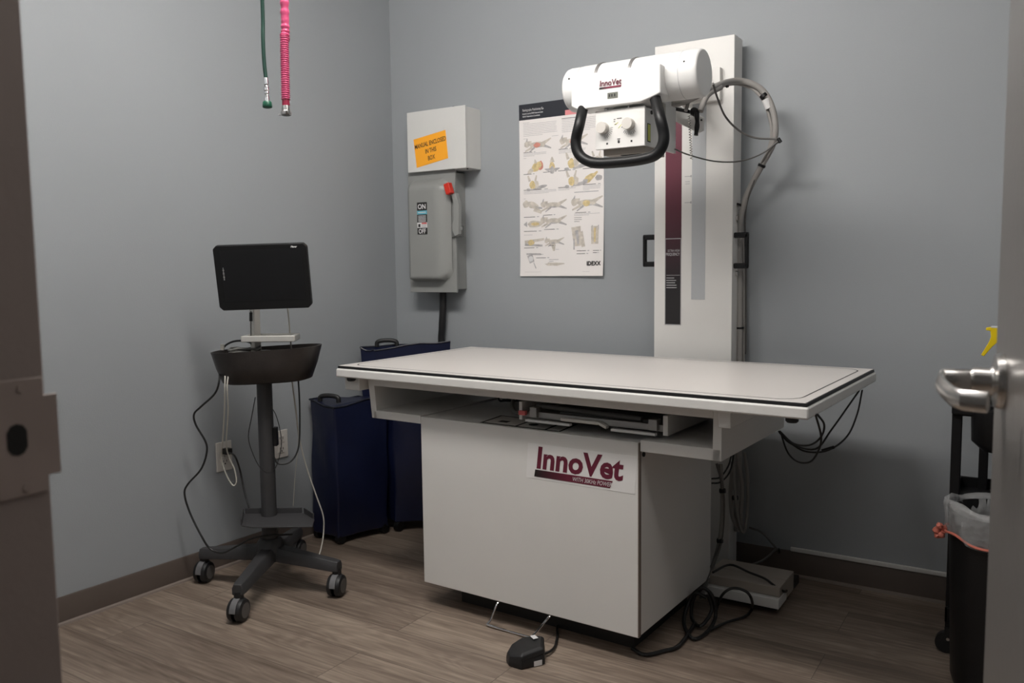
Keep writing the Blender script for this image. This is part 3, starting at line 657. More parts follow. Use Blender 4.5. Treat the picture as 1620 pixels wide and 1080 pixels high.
# lever
k = MB(); k.prism([(-2.205, 1.475), (-2.180, 1.478), (-2.165, 1.430), (-2.168, 1.300), (-2.186, 1.290), (-2.200, 1.315), (-2.203, 1.340), (-2.190, 1.360), (-2.194, 1.440)], 2.975, 3.000, 'Y')
lv = k.build('lever', 'grey', sw, bevel=.003, world=True)
k = MB(); k.obox((-2.207, 2.965, 1.497), (.95, 0, .3), (0, 1, 0), (-.3, 0, .95), .014, .014, .024); k.build('lever_tip', 'red', lv, bevel=.003, world=True)
k = MB(); k.cyl((-2.221, 3.05, 1.32), (-2.168, 2.99, 1.325), .010).box(-2.221, -2.19, 3.0, 3.05, 1.29, 1.34); k.build('lever_pivot', 'greyd', sw, world=True)
k = MB(); k.cyl((-2.232, 3.007, 1.15), (-2.232, 2.998, 1.15), .006, n=12).box(-2.236, -2.228, 2.996, 3.008, 1.135, 1.165); k.build('door_latch', 'steel', sw, world=True)
k = MB(); k.tube([(-2.330, 3.07, 1.060), (-2.333, 3.072, .97), (-2.345, 3.078, .88), (-2.352, 3.085, .80), (-2.30, 3.088, .65), (-2.24, 3.088, .3), (-2.24, 3.088, .0)], .016, 14)
k.build('conduit', 'blackr', sw, world=True)

# ------------------------------------------------------------------ poster
po = MB(); PX0, PX1, PZ0, PZ1 = -1.932, -1.530, 1.115, 1.843
PW, PH = PX1-PX0, PZ1-PZ0
def pdep(u, v):  # paper curls slightly off the wall
    return .0006+.0030*(1-v)+.006*(u**3)*(1-v)**2+.004*math.exp(-((v)/.05)**2)+.0022*math.sin(7*v+2*u)*(.4+.6*u)
nu, nv = 10, 24
po.use('paper')
gv = []
for lay in (0, 1):
    for j in range(nv+1):
        for i in range(nu+1):
            u, v = i/nu, j/nv; gv.append((PX0+PW*u, YW-pdep(u, v)-lay*.0006, PZ0+PH*v))
ff = []; K = (nu+1)*(nv+1)
for j in range(nv):
    for i in range(nu):
        a = j*(nu+1)+i; ff.append((a, a+1, a+nu+2, a+nu+1)); ff.append((K+a, K+a+1, K+a+nu+2, K+a+nu+1))
po.add(gv, ff)
def pm(x, y, l=1): # poster mm coordinates, u 0..1 from left, v 0..1 from TOP
    u, v = x, 1-y
    return (PX0+PW*u, YW-pdep(u, v)-.0008-.0003*l, PZ0+PH*v)
def prect(x0, x1, y0, y1, mt, l=1, nseg=6):
    po.use(mt)
    for i in range(nseg):
        a = x0+(x1-x0)*i/nseg; b = x0+(x1-x0)*(i+1)/nseg
        po.quad(pm(a, y0, l), pm(b, y0, l), pm(b, y1, l), pm(a, y1, l))
def pblob(cx_, cy_, rx, ry, mt, l=1, rot=0, n_=14, jag=.12):
    po.use(mt); pts = []
    for i in range(n_):
        a = 2*PI*i/n_; r = 1+random.uniform(-jag, jag); x = rx*math.cos(a)*r; y = ry*math.sin(a)*r*PW/PH
        pts.append(pm(cx_+x*math.cos(rot)-y*math.sin(rot)*PH/PW, cy_+y*math.cos(rot)+x*math.sin(rot)*PW/PH, l))
    po.quad(*pts)
def pline(x0, y0, x1, y1, w_, mt, l=1, w2=None):
    po.use(mt); d = Vector((x1-x0, (y1-y0)*PH/PW, 0)); L_ = d.length or 1; px_, py_ = -d.y/L_, d.x/L_*PW/PH; w2 = w_ if w2 is None else w2
    po.quad(pm(x0+px_*w_, y0+py_*w_, l), pm(x1+px_*w2, y1+py_*w2, l), pm(x1-px_*w2, y1-py_*w2, l), pm(x0-px_*w_, y0-py_*w_, l))
def ptxt(s_, size, x, y, mt, **kw): po.use(mt); p = Vector(pm(x, y, 3)); po.text(s_, size, p, X_, Z_, **kw)
random.seed(11)
prect(0, .56, 0, .09, 'pblack'); prect(.56, 1, .062, .09, 'ppink'); prect(.56, 1, 0, .062, 'pblack')
ptxt('Radiography Positioning Guide', .0140, .045, .040, 'labelw', sx=.66)
ptxt('Brought to you by IDEXX Diagnostic Imaging and', .0078, .045, .058, 'labelw', sx=.72, bold=.02)
ptxt('IDEXX Telemedicine Consultants', .0078, .045, .074, 'labelw', sx=.80, bold=.02)
def lines(x0, x1, y, n_, dy=.0075, mt='inkg', h=.0018, rag=.25):
    for i in range(n_):
        e = x1 if i < n_-1 else x0+(x1-x0)*random.uniform(.4, .8)
        prect(x0, e-random.random()*(x1-x0)*.06, y+dy*i, y+dy*i+h, mt, nseg=3)
lines(.05, .47, .115, 8, .0095); lines(.52, .97, .115, 8, .0095); lines(.05, .18, .106, 1); prect(.52, .72, .106, .109, 'ink')
def dog(x, y, s, body='ptan', acc=None, flip=1, lie=True):
    S = s*flip
    pblob(x, y, .098*s, .030*s, body, 1, jag=.06); pblob(x+.05*S, y+.001*s, .05*s, .024*s, body, 2, jag=.1); pline(x-.07*S, y-.010*s, x-.12*S, y-.012*s, .026*s, body, 1, .022*s); pblob(x+.01*S, y+.012*s, .06*s, .008*s, 'pgry', 2)
    pblob(x-.125*S, y-.006*s, .035*s, .035*s, body, 2); pline(x-.13*S, y-.02*s, x-.12*S, y-.04*s, .012*s, 'pgry', 2, .003*s)
    pline(x-.06*S, y+.012*s, x-.15*S, y+.034*s, .014*s, body, 1, .007*s); pline(x-.03*S, y+.014*s, x-.10*S, y+.04*s, .011*s, 'pgry', 1, .005*s)
    pline(x+.07*S, y-.004*s, x+.17*S, y-.030*s, .020*s, body, 1, .006*s); pline(x+.07*S, y+.006*s, x+.17*S, y+.026*s, .016*s, 'pgry', 1, .006*s)
    if acc: pblob(x+.0*S, y+.002*s, .042*s, .026*s, acc, 3)
def sit(x, y, s, body='pyel', shade='pgry'):
    pblob(x+.085*s, y+.014*s, .08*s, .016*s, shade, 1, rot=-.15); pblob(x, y, .034*s, .040*s, body, 2); pblob(x+.04*s, y-.002*s, .028*s, .036*s, 'ptan', 2)
    pline(x-.03*s, y-.02*s, x-.05*s, y-.05*s, .014*s, 'ptan', 2, .008*s); pline(x+.03*s, y-.02*s, x+.045*s, y-.05*s, .012*s, 'ptan', 2, .006*s)
    pblob(x-.045*s, y+.024*s, .022*s, .014*s, 'pgry', 3)
def cap(x, y, w_=.10): prect(x, x+w_, y, y+.0028, 'ink', nseg=2); prect(x+w_*1.15, x+w_*1.35, y-.001, y+.003, 'inkg', nseg=1)
dog(.22, .238, 1.0, acc='pred'); dog(.65, .238, 1.0, acc='pred'); lines(.05, .34, .283, 3); cap(.05, .276, .11); cap(.48, .276, .11); lines(.48, .8, .283, 3)
lines(.05, .12, .197, 1); lines(.40, .52, .197, 1); lines(.05, .12, .31, 1)
# heads
pblob(.21, .365, .07, .04, 'pyel', 1, rot=-.5); pblob(.14, .385, .05, .022, 'ptan', 2, rot=-.6); pblob(.26, .36, .03, .05, 'pred', 1); pline(.20, .345, .19, .322, .02, 'ptan', 2, .004); pblob(.19, .365, .035, .035, 'pyel', 3)
pblob(.40, .372, .035, .05, 'pyel', 1); pline(.40, .345, .40, .315, .03, 'ptan', 2, .006); pline(.37, .39, .31, .382, .02, 'pgry', 1, .004); pline(.43, .39, .49, .382, .02, 'pgry', 1, .004); pblob(.40, .39, .03, .04, 'pgry', 2)
sit(.63, .362, 1.25); sit(.16, .468, 1.1); sit(.63, .462, 1.2); sit(.92, .355, 1.0, 'ptan')
pblob(.83, .452, .07, .035, 'pyel', 1, rot=-.6); pblob(.79, .466, .03, .02, 'pgry', 2); pline(.88, .44, .93, .418, .02, 'pyel', 2, .008); pblob(1.0-.06, .452, .04, .03, 'pgry', 1)
cap(.05, .402, .10); cap(.29, .398, .12); cap(.47, .397, .15); cap(.76, .396, .17); cap(.05, .494, .22); lines(.05, .46, .501, 3); cap(.47, .492, .13); lines(.47, .69, .499, 2); cap(.76, .485, .15); lines(.76, 1-.03, .493, 4)
lines(.05, .11, .545, 1); prect(.66, .94, .524, .528, 'inkg')
# lower body drawings
pblob(.16, .585, .08, .035, 'ptan', 1, rot=.35); pblob(.08, .578, .04, .04, 'ptan', 2); pline(.18, .605, .27, .63, .03, 'ptan', 1, .014); pline(.2, .6, .28, .605, .015, 'pgry', 1, .008)
dog(.41, .590, .95); dog(.41, .682, .95); dog(.80, .588, 1.1, flip=1, acc=None); pblob(.80, .59, .04, .03, 'pyel', 3)
pblob(.19, .695, .10, .036, 'ptan', 1); pblob(.19, .695, .05, .02, 'pyel', 2); pline(.09, .695, .05, .696, .03, 'pgry', 1, .004)
cap(.05, .652, .14); cap(.30, .645, .10); cap(.05, .735, .16); cap(.30, .728, .13); cap(.67, .640, .13); lines(.66, .96, .648, 2); lines(.66, .75, .668, 3, .011, 'ink', .002)
lines(.05, .26, .757, 1)
pline(.06, .80, .30, .785, .018, 'ptan', 1, .012); pline(.06, .815, .28, .822, .012, 'pgry', 1, .01); pblob(.14, .803, .04, .03, 'pyel', 2); cap(.05, .832, .13)
dog(.42, .80, .72); pline(.41, .81, .42, .855, .03, 'ptan', 1, .012); cap(.36, .822, .06); lines(.44, .52, .845, 1)
pline(.68, .72, .70, .83, .055, 'ptan', 1, .04); pline(.73, .75, .77, .835, .03, 'ptan', 2, .02); pline(.66, .79, .66, .85, .008, 'pgry', 2); pline(.69, .74, .71, .82, .02, 'pgry', 3, .01); cap(.69, .856, .11); cap(.69, .872, .10)
pline(.90, .72, .90, .82, .045, 'ptan', 1, .04); pline(.90, .73, .90, .81, .012, 'pyel', 2, .009); pline(.87, .715, .87, .74, .005, 'pgry', 2); pline(.94, .715, .94, .74, .005, 'pgry', 2); cap(.88, .856, .07); cap(.88, .868, .05)
pline(.12, .875, .15, .92, .035, 'pgry', 1, .03); pblob(.135, .898, .03, .03, 'labelw', 2); pline(.08, .87, .26, .872, .010, 'pgry', 2); pline(.17, .92, .20, .955, .005, 'pgry', 2); cap(.22, .872, .05); cap(.20, .892, .12)
pblob(.43, .93, .11, .018, 'ptan', 1, jag=.3); lines(.36, .48, .903, 2, .010, 'inkg', .003)
ptxt('IDEXX', .0235, .97, .940, 'ink', align='RIGHT', sx=.93, bold=.035)
lines(.06, .35, .975, 1, h=.001); lines(.76, .97, .975, 1, h=.001)
po.flat = True
tag(po.build('poster', None), 'tall white radiography positioning poster with dog drawings on back wall', 'poster')

# ------------------------------------------------------------------ outlets
def outlet(yc, zc, label, plug=False):
    t = thing('wall_outlet', label, 'outlet', (xl(yc), yc, zc), -math.atan(.0365)+0, None)
    # local: x = into room, y along wall
    pl_ = MB().box(.0, .006, -.036, .036, -.058, .058).build('cover_plate', 'outlet', t, bevel=.003)
    for z in (.022, -.022):
        f_ = MB().box(.006, .0085, -.0165, .0165, z-.0145, z+.0145).build('socket', 'outlet', t, bevel=.002)
        k_ = MB().box(.0085, .0090, -.0085, -.0060, z-.001, z+.008).box(.0085, .0090, .0060, .0085, z-.001, z+.008).cyl((.0085, 0, z-.007), (.0090, 0, z-.007), .003, n=10)
        k_.build('socket_slots', 'slot', f_)
    MB().cyl((.006, 0, 0), (.0075, 0, 0), .003, n=10).build('screw', 'steel', t)
    return t
outlet(2.100, .437, 'ivory wall outlet with a black plug in it, left of the cart pole')
outlet(2.378, .434, 'ivory wall outlet behind and right of the cart pole')

# ------------------------------------------------------------------ blue cases in the corner
def case(loc, quad, z0, h, label, hx, handle=True, wheels=((0, 1),), lean=0.):
    """soft vinyl case on a four-corner footprint (world xy)"""
    cgx = sum(p[0] for p in quad)/4; cgy = sum(p[1] for p in quad)/4
    t = thing('vinyl_case', label, 'case', (cgx, cgy, 0), 0, None)
    q = [Vector((p[0]-cgx, p[1]-cgy, 0)) for p in quad]
    nz_ = 12; ns = 5; rings = []
    for k_ in range(nz_+1):
        z = z0+(h-z0)*k_/nz_; ring = []
        for e in range(4):
            a, b = q[e], q[(e+1) % 4]
            for i in range(ns):
                t_ = i/ns; p = a.lerp(b, t_); out = (p).normalized(); bulge = .008*math.sin(PI*t_)*math.sin(PI*k_/nz_)
                wob = .004*math.sin(9*z+e*2+5*t_)+.003*math.sin(23*z+7*t_+e)
                pp = p+out*(bulge+wob); 
                ring.append(pp+Vector((0, 0, z+(.010*math.sin(3*e+5*t_+cgx*7) if k_ == nz_ else 0)+lean*p.x*(1 if k_ == nz_ else 0))))
        rings.append(ring)
    m = MB(); m.rings(rings); body = m.build('case_body', 'vinyl', t, bevel=.008, seg=2, angle=60)
    # seam piping round the top
    MB().tube([p*1.0 for p in rings[-1]]+[rings[-1][0]], .004, 6, smooth=False).build('piping', 'vinyls', t)
    if handle:
        c_ = Vector((hx[0]-cgx, hx[1]-cgy, h)); d_ = Vector((hx[2], hx[3], 0)).normalized()
        MB().tube([c_-d_*.045+Vector((0, 0, .0)), c_-d_*.04+Vector((0, 0, .022)), c_+Vector((0, 0, .028)), c_+d_*.04+Vector((0, 0, .022)), c_+d_*.045], .010, 10).build('handle', 'blackr', t)
    for (i, j) in wheels:
        for s_ in (i, j):
            p = q[s_]*.86; MB().cyl(p+Vector((-.012, 0, .022)), p+Vector((.012, 0, .022)), .022, n=18).build('wheel', 'blackp', t)
    return t
case(0, [(-2.632, 2.515), (-2.468, 2.497), (-2.395, 2.735), (-2.585, 2.765)], .028, .595, 'shorter navy vinyl case standing nearest the monitor cart', (-2.545, 2.545, .2, .05), wheels=((0, 1), (2, 3)))
case(0, [(-2.50, 2.795), (-2.380, 2.760), (-2.20, 2.895), (-2.28, 2.965)], .040, .60, 'navy vinyl case wedged between the two others and the table cabinet', (-2.33, 2.86, 1, .6), handle=False, wheels=((1, 2),))
case(0, [(-2.595, 2.800), (-2.530, 2.825), (-2.262, 3.030), (-2.300, 3.060)], .040, .805, 'tallest navy vinyl case with black handle in the room corner', (-2.50, 2.87, 1, .7), wheels=((0, 2),), lean=.06)

# ------------------------------------------------------------------ monitor cart
PC = Vector((-2.358, 2.038, 0)); vn = Vector((-.538, .843, 0)); vr = Vector((.843, .538, 0))
ct = thing('monitor_cart', 'charcoal rolling stand with a scuffed bin, small shelf and casters', 'cart', PC)
def cp(px, py, d=0.): return atP(px, py, PC+vn*d, vn)
# pole: tapered oval
MB().rings([[Vector((PC.x, PC.y, z))+vr*(a*math.cos(t))+vn*(b*math.sin(t)) for t in [2*PI*k/20 for k in range(20)]] for a, b, z in ((.034, .04, .10), (.030, .034, .14), (.027, .028, .30), (.027, .028, .80), (.027, .028, .87))]).build('pole', 'charcoal', ct, world=True)
MB().rings([[Vector((PC.x, PC.y, z))+vr*(a*math.cos(t))+vn*(a*math.sin(t)) for t in [2*PI*k/20 for k in range(20)]] for a, z in ((.05, .108), (.054, .13), (.048, .168), (.036, .185))]).build('hub', 'charcoal', ct, world=True)
b_ = MB(); c = cp(436, 690, .0); b_.obox(c, vr, vn, (0, 0, 1), .0075, .013, .034); b_.build('power_adapter', 'blackp', ct, bevel=.003, world=True)
wheels = [(-2.615, 1.945), (-2.217, 1.775), (-2.090, 2.10), (-2.50, 2.30)]
for i, (wx, wy) in enumerate(wheels):
    wv = Vector((wx, wy, 0)); d = (wv-PC); Ln = d.length; d.normalize(); s_ = Vector((-d.y, d.x, 0))
    sec = [(.03, .055, .100, .030), (.10, .075, .095, .027), (Ln*.6, .082, .088, .024), (Ln-.01, .074, .078, .021), (Ln+.012, .070, .074, .017)]
    rs = []
    for a, zb, zt_, hw in [(r_[0], .118-(r_[0]/Ln)*.018-.010, .160-(r_[0]/Ln)*.032, r_[3]*1.08) for r_ in sec]:
        c0 = PC+d*a
        rs.append([c0+s_*x*hw+Vector((0, 0, zb if z == 0 else (zb+(zt_-zb)*z))) for x, z in ((-1, 0), (1, 0), (1, .6), (.65, 1), (-.65, 1), (-1, .6))])
    MB().rings(rs).build('leg', 'charcoal', ct, bevel=.004, world=True)
    st_ = Vector((wx, wy, 0))
    sw_ = Vector((1, 0, 0)) if i == 9 else Vector((.94, .34, 0)); fwd_ = Vector((-sw_.y, sw_.x, 0))
    cc = MB(); cc.cyl(st_+Vector((0, 0, .072)), st_+Vector((0, 0, .100)), .016)
    wc = st_-fwd_*.006
    cc.lathe([(.0, -.027), (.027, -.027), (.036, -.023), (.0388, -.016), (.0388, -.006)], wc+Vector((0, 0, .0392)), sw_, 28, cap=False)
    cc.lathe([(.0388, .006), (.0388, .016), (.036, .023), (.027, .027), (0, .027)], wc+Vector((0, 0, .0392)), sw_, 28, cap=False)
    cst = cc.build('caster', 'blackr', ct, world=True)
    hd = MB(); prof = [(math.cos(a)*.042, math.sin(a)*.042) for a in [PI*k/10 for k in range(11)]]
    hd.rings([[wc+Vector((0, 0, .040))+fwd_*x+Vector((0, 0, z))+sw_*w_ for x, z in prof] for w_ in (-.011, .011)]); hd.build('caster_hood', 'hoodm', cst, bevel=.002, world=True)
    hd = MB(); hd.lathe([(0, .0272), (.025, .0274), (.026, .0265)], wc+Vector((0, 0, .0392)), sw_, 20, cap=False); hd.build('wheel_cap', 'dhose', cst, world=True)
# lower shelf
sf = MB(); A_ = cp(381, 812, -.13); pts = [cp(381, 817, -.12), cp(400, 831, -.14), cp(494, 820, -.14), cp(497, 808, -.06), cp(480, 800, .02), cp(385, 806, .02)]
zc = .262
ring = [Vector((p.x, p.y, zc)) for p in pts]
sf.rings([[p for p in ring], [p+Vector((0, 0, .006)) for p in ring]]); shelf = sf.build('shelf', 'charcoal', ct, bevel=.002, world=True)
for a, b in ((4, 5), (3, 4), (0, 5)):
    p, q = ring[a], ring[b]; d = (q-p).normalized(); m_ = (p+q)/2+Vector((0, 0, .014)); MB().obox(m_, d, d.cross(Vector((0, 0, 1))), (0, 0, 1), (q-p).length/2-.006, .0022, .012).build('shelf_rim', 'charcoal', shelf, bevel=.001, world=True)
# bin (open trough)
bn = MB(); n_ = 24; outer = []; inner = []
cb = Vector((-2.337, 2.045, 0))
def bring(hw, dep, z, zr, inset=0.):
    r_ = []
    for k in range(28):
        t = 2*PI*k/28; c_, s_ = math.cos(t), math.sin(t)
        sx2 = abs(c_)**.62*(1 if c_ > 0 else -1); sy2 = abs(s_)**.75*(1 if s_ > 0 else -1)
        r_.append(cb+vr*sx2*(hw-inset)+vn*(sy2*(dep-inset)-.02)+Vector((0, 0, z+zr*sx2)))
    return r_
bn.rings([bring(.135, .075, .762, .006), bring(.155, .085, .768, .006), bring(.175, .095, .82, .008), bring(.192, .10, .880, .010), bring(.192, .10, .880, .010, .004), bring(.172, .092, .82, .008, .004), bring(.15, .08, .774, .006, .004)])
bn.build('bin', 'binm', ct, world=True, angle=60)
# aluminium post and small tray
MB().box(-2.378-.012, -2.378+.012, 2.03-.02, 2.03+.01, .86, 1.06).build('post', 'alu', ct, bevel=.003, world=True)
aw = MB(); zt_ = .918; c0 = cp(428, 528, -.01); c0.z = zt_
o_ = [(-.092, -.062), (.095, -.062), (.095, .04), (-.092, .04)]
for (a, b) in (((-.075, -.070), (.097, -.070)), ((.097, -.070), (.088, .03)), ((.088, .03), (-.075, .03)), ((-.075, .03), (-.075, -.070))):
    p = c0+vr*a[0]+vn*a[1]; q = c0+vr*b[0]+vn*b[1]; aw.obox((p+q)/2, (q-p), (q-p).cross(Vector((0, 0, 1))), (0, 0, 1), (q-p).length/2+.006, .008, .011)
c1 = c0+vr*.01-vn*.02; aw.obox(c1+Vector((0, 0, -.006)), vr, vn, (0, 0, 1), .08, .045, .003)
aw.build('mount_tray', 'alu', ct, bevel=.003, world=True)
# monitor
mo = thing('monitor', 'black flat monitor mounted on the aluminium post of the cart', 'monitor', (-2.25, 1.956, 1.132))
yaw2, tilt, rl, W_, H_ = .607, -.179, .021, .3145, .224
rr = Vector((math.cos(yaw2), math.sin(yaw2), 0)); nn_ = Vector((math.sin(yaw2), -math.cos(yaw2), 0))
uu = Vector((0, 0, 1))*math.cos(tilt)-nn_*math.sin(tilt); r2 = rr*math.cos(rl)+uu*math.sin(rl); u2 = -rr*math.sin(rl)+uu*math.cos(rl); n2_ = r2.cross(u2)
mc = Vector((-2.25, 1.956, 1.132))
def mp_(x, y, z): return mc+r2*x+u2*y+n2_*z
ch = .012; w2, h2 = W_/2, H_/2
oc = [(-w2+ch, -h2), (w2-ch, -h2), (w2, -h2+ch), (w2, h2-ch), (w2-ch, h2), (-w2+ch, h2), (-w2, h2-ch), (-w2, -h2+ch)]
mbz = MB().rings([[mp_(x, y, 0) for x, y in oc], [mp_(x, y, -.022) for x, y in oc], [mp_(x*.85, y*.85, -.034) for x, y in oc]]).build('monitor_body', 'bezel', mo, bevel=.003, world=True)
k = MB().quad(*[mp_(x, y, .0004) for x, y in ((-.135, -.080), (.138, -.080), (.138, .096), (-.135, .096))]); k.flat = True
scr = k.build('screen', 'screen', mo, world=True)
k = MB().text('Planar', .0085, mp_(.104, .0985, .001), r2, u2, bold=.04, sx=.95, shear=.25); k.build('maker_mark', 'labelw', mbz, world=True)
k = MB()
random.seed(5)

for i in range(11): k.obox(mp_(-.129, .036-.0040*i, .0008), r2, u2, n2_, .0012+.0016*((i*7)%3)/2, .0011, .0002); k.build('side_mark', 'labelw', mbz, world=True)
k = MB(); k.obox(mp_(-.02, -.02, -.045), r2, u2, n2_, .035, .035, .012); k.cyl(mp_(-.02, -.02, -.05), Vector((-2.378, 2.02, 1.05)), .011); k.build('mount_bracket', 'alu', mo, bevel=.002, world=True)
# cables round the cart
k = MB(); k.tube([cp(397, 492, -.05), cp(397, 507, -.05), cp(397, 523, -.04), cp(397, 545, -.02)], .0016, 6); k.cyl(cp(397, 494, -.05), cp(397, 508, -.05), .0055, n=10)
tag(k.build('display_lead', 'bcable'), 'short black plug lead hanging below the monitor', 'cord')
k = MB(); k.tube([cp(455, 487, .0), cp(457, 505, .0), cp(459, 530, .02), cp(462, 570, .04), cp(462, 600, .09), cp(468, 650, .10), cp(473, 690, .12), cp(484, 735, .13), cp(499, 780, .13), cp(511, 815, .13), cp(512, 840, .13), cp(509, 862, .11), cp(503, 880, .08), cp(488, 886, .06), cp(478, 880, .08)], .0026, 8)
tag(k.build('grey_lead', 'wcable'), 'off-white lead hanging from the monitor to the floor beside the blue case', 'cord')
k = MB(); k.tube([cp(462, 600, .10), cp(470, 660, .13), cp(472, 700, .15), cp(467, 750, .15), cp(464, 800, .14)], .0014, 6)
tag(k.build('thin_lead', 'wcable'), 'thin pale lead hanging straight down behind the cart shelf', 'cord')
k = MB(); k.tube([cp(405, 545, -.01), cp(385, 539, .03), cp(366, 541, .04), cp(352, 552, .03), cp(347, 575, -.01), cp(347, 600, -.10), cp(340, 622, -.08), cp(318, 643, -.05), cp(307, 655, -.03), cp(310, 672, -.02), cp(325, 698, -.02), cp(327, 716, -.02), cp(318, 742, -.02), cp(297, 766, -.02), cp(292, 782, -.02), cp(301, 812, -.02), cp(320, 850, -.04), cp(333, 868, -.04), cp(352, 874, -.05), cp(372, 865, -.05), cp(395, 853, -.06), cp(415, 848, -.08), cp(440, 846, -.05), cp(462, 845, .0)], .0036, 8)
tag(k.build('charging_lead', 'bcable'), 'thick black power cord looping out left of the cart down to its base', 'cord')
k = MB(); k.tube([cp(368, 553, .02), cp(358, 575, -.02), cp(356, 602, -.11), cp(355, 650, -.08), cp(352, 700, -.02), cp(350, 722, .02), cp(357, 748, .03), cp(368, 767, .03), cp(374, 762, .03), cp(371, 742, .03), cp(362, 722, .02), cp(358, 700, -.02), cp(361, 650, -.08), cp(360, 602, -.11), cp(372, 560, .0)], .0026, 8)
tag(k.build('looped_lead', 'wcable'), 'off-white lead hanging in a long loop in front of the left outlet', 'cord')
k = MB(); k.tube([cp(372, 700, -.03)*0+Vector((xl(2.10)+.035, 2.10, .455)), cp(372, 722, .06), cp(380, 745, .08), cp(386, 775, .06), cp(394, 803, .02)], .0034, 8)
k.obox((xl(2.10)+.024, 2.10, .459), (1, 0, 0), (0, 1, 0), (0, 0, 1), .0145, .012, .011)
tag(k.build('plug_cord', 'bcable'), 'black plug and cord in the left outlet', 'cord')
k = MB(); k.tube([cp(472, 600, .09), cp(474, 640, .05), cp(474, 690, .02), cp(470, 715, .0), cp(458, 731, -.02), cp(440, 733, -.03), cp(433, 722, -.03)], .0030, 8)
tag(k.build('adapter_cord', 'bcable'), 'black cord curving from the bin to the small adapter on the pole', 'cord')
k = MB(); k.tube([cp(404, 628, -.035), cp(398, 660, -.035), cp(393, 690, -.035), cp(399, 715, -.04), cp(412, 740, -.05), cp(427, 748, -.05), cp(438, 735, -.05), cp(445, 705, -.05), cp(443, 680, -.05), cp(436, 655, -.045), cp(428, 643, -.036)], .0016, 6)
tag(k.build('thin_black_cord', 'bcable'), 'thin black cord looped around the front of the cart pole', 'cord')
# coiled lead lying in the bin
k = MB(); pts = []
for i in range(60):
    a = i*.55; pts.append(cb+vr*(-.085+.055*math.cos(a))+vn*(.0+.05*math.sin(a))+Vector((0, 0, .82+.0011*i+.004*math.sin(3*a))))
k.tube(pts, .004, 6, smooth=False)
tag(k.build('coiled_lead', 'gcable'), 'grey cable coil heaped in the cart bin', 'cable')
k = MB(); k.obox(cp(352, 549, .0), vr, vn, (0, 0, 1), .006, .006, .011)
tag(k.build('cable_connector', 'wcable', bevel=.002), 'small pale connector poking above the left end of the cart bin', 'connector')

# ------------------------------------------------------------------ hoses from the ceiling
S = 2.0
def hs(px, py): return CAM+ray(px, py)*S
g0 = hs(415, 0); g1 = hs(421, 126)
gh = thing('green_gas_hose', 'thin dark green hose with chrome fitting hanging from the ceiling', 'hose', (g0.x, g0.y, ZC))
MB().tube([Vector((g0.x+.01, g0.y, ZC)), Vector((g0.x, g0.y, 2.2)), g0, hs(416, 60), hs(418, 100), g1], .0046, 12).build('tubing', 'green', gh, world=True)
d = (hs(423, 168)-g1); L_ = d.length; d.normalize()
MB().lathe([(.0055, -.004), (.0062, .004), (.0062, .012), (.0045, .014), (.0072, .018), (.0072, .026), (.005, .028), (.0062, .030), (.0062, .034), (.0045, .036), (.0065, .042), (.0072, .050), (.0072, .053)], g1, d, 20).build('fitting', 'chrome', gh, world=True)
MB().lathe([(.0085, .052), (.0105, .054), (.0115, .064), (.0110, .066), (.0, .066)], g1, d, 22).build('cap', 'greenc', gh, world=True)
p0 = hs(450, 0); p1 = hs(452, 168)
ph = thing('pink_coiled_hose', 'ribbed pink suction hose hanging from the ceiling beside the green one', 'hose', (p0.x, p0.y, ZC))
top_ = Vector((p0.x, p0.y, ZC)); pth = [top_, p0, hs(450, 60), hs(451, 110), hs(452, 158)]
# ribbed tube: radius oscillates
fine = []; P_ = [pth[0]*2-pth[1]]+pth+[pth[-1]*2-pth[-2]]
for i in range(1, len(P_)-2):
    nseg = max(8, int((P_[i+1]-P_[i]).length/.0013))
    for kk in range(nseg):
        t = kk/nseg; a, b, c, d_ = P_[i-1], P_[i], P_[i+1], P_[i+2]
        fine.append(.5*((2*b)+(c-a)*t+(2*a-5*b+4*c-d_)*t*t+(3*b-a-3*c+d_)*t**3))
sm0, sm1 = hs(450, 21).z, hs(450, 34).z
zs = [p.z for p in fine]
def rad(i, n_): return .0096 if sm1 < zs[i] < sm0 else (.0098+.0012*math.sin(i*2*PI/4))
MB().tube(fine, rad, 14, smooth=False).build('ribbed_tubing', 'pink', ph, world=True, angle=180)
d = (hs(453, 182)-hs(452, 157)); d.normalize(); q0 = hs(452, 157)
MB().lathe([(.0090, -.002), (.0090, .016)], q0, d, 20).build('cuff', 'pinkd', ph, world=True)
k = MB(); k.lathe([(.0096, .016), (.0105, .024), (.0105, .028), (.0125, .030), (.0125, .036), (.0110, .038), (0, .038)], q0, d, 22)
k.obox(q0+d*.0365-R0*.010, R0, R0.cross(Vector((0, 0, 1))), (0, 0, 1), .008, .005, .0012); k.build('end_fitting', 'satin', ph, world=True)

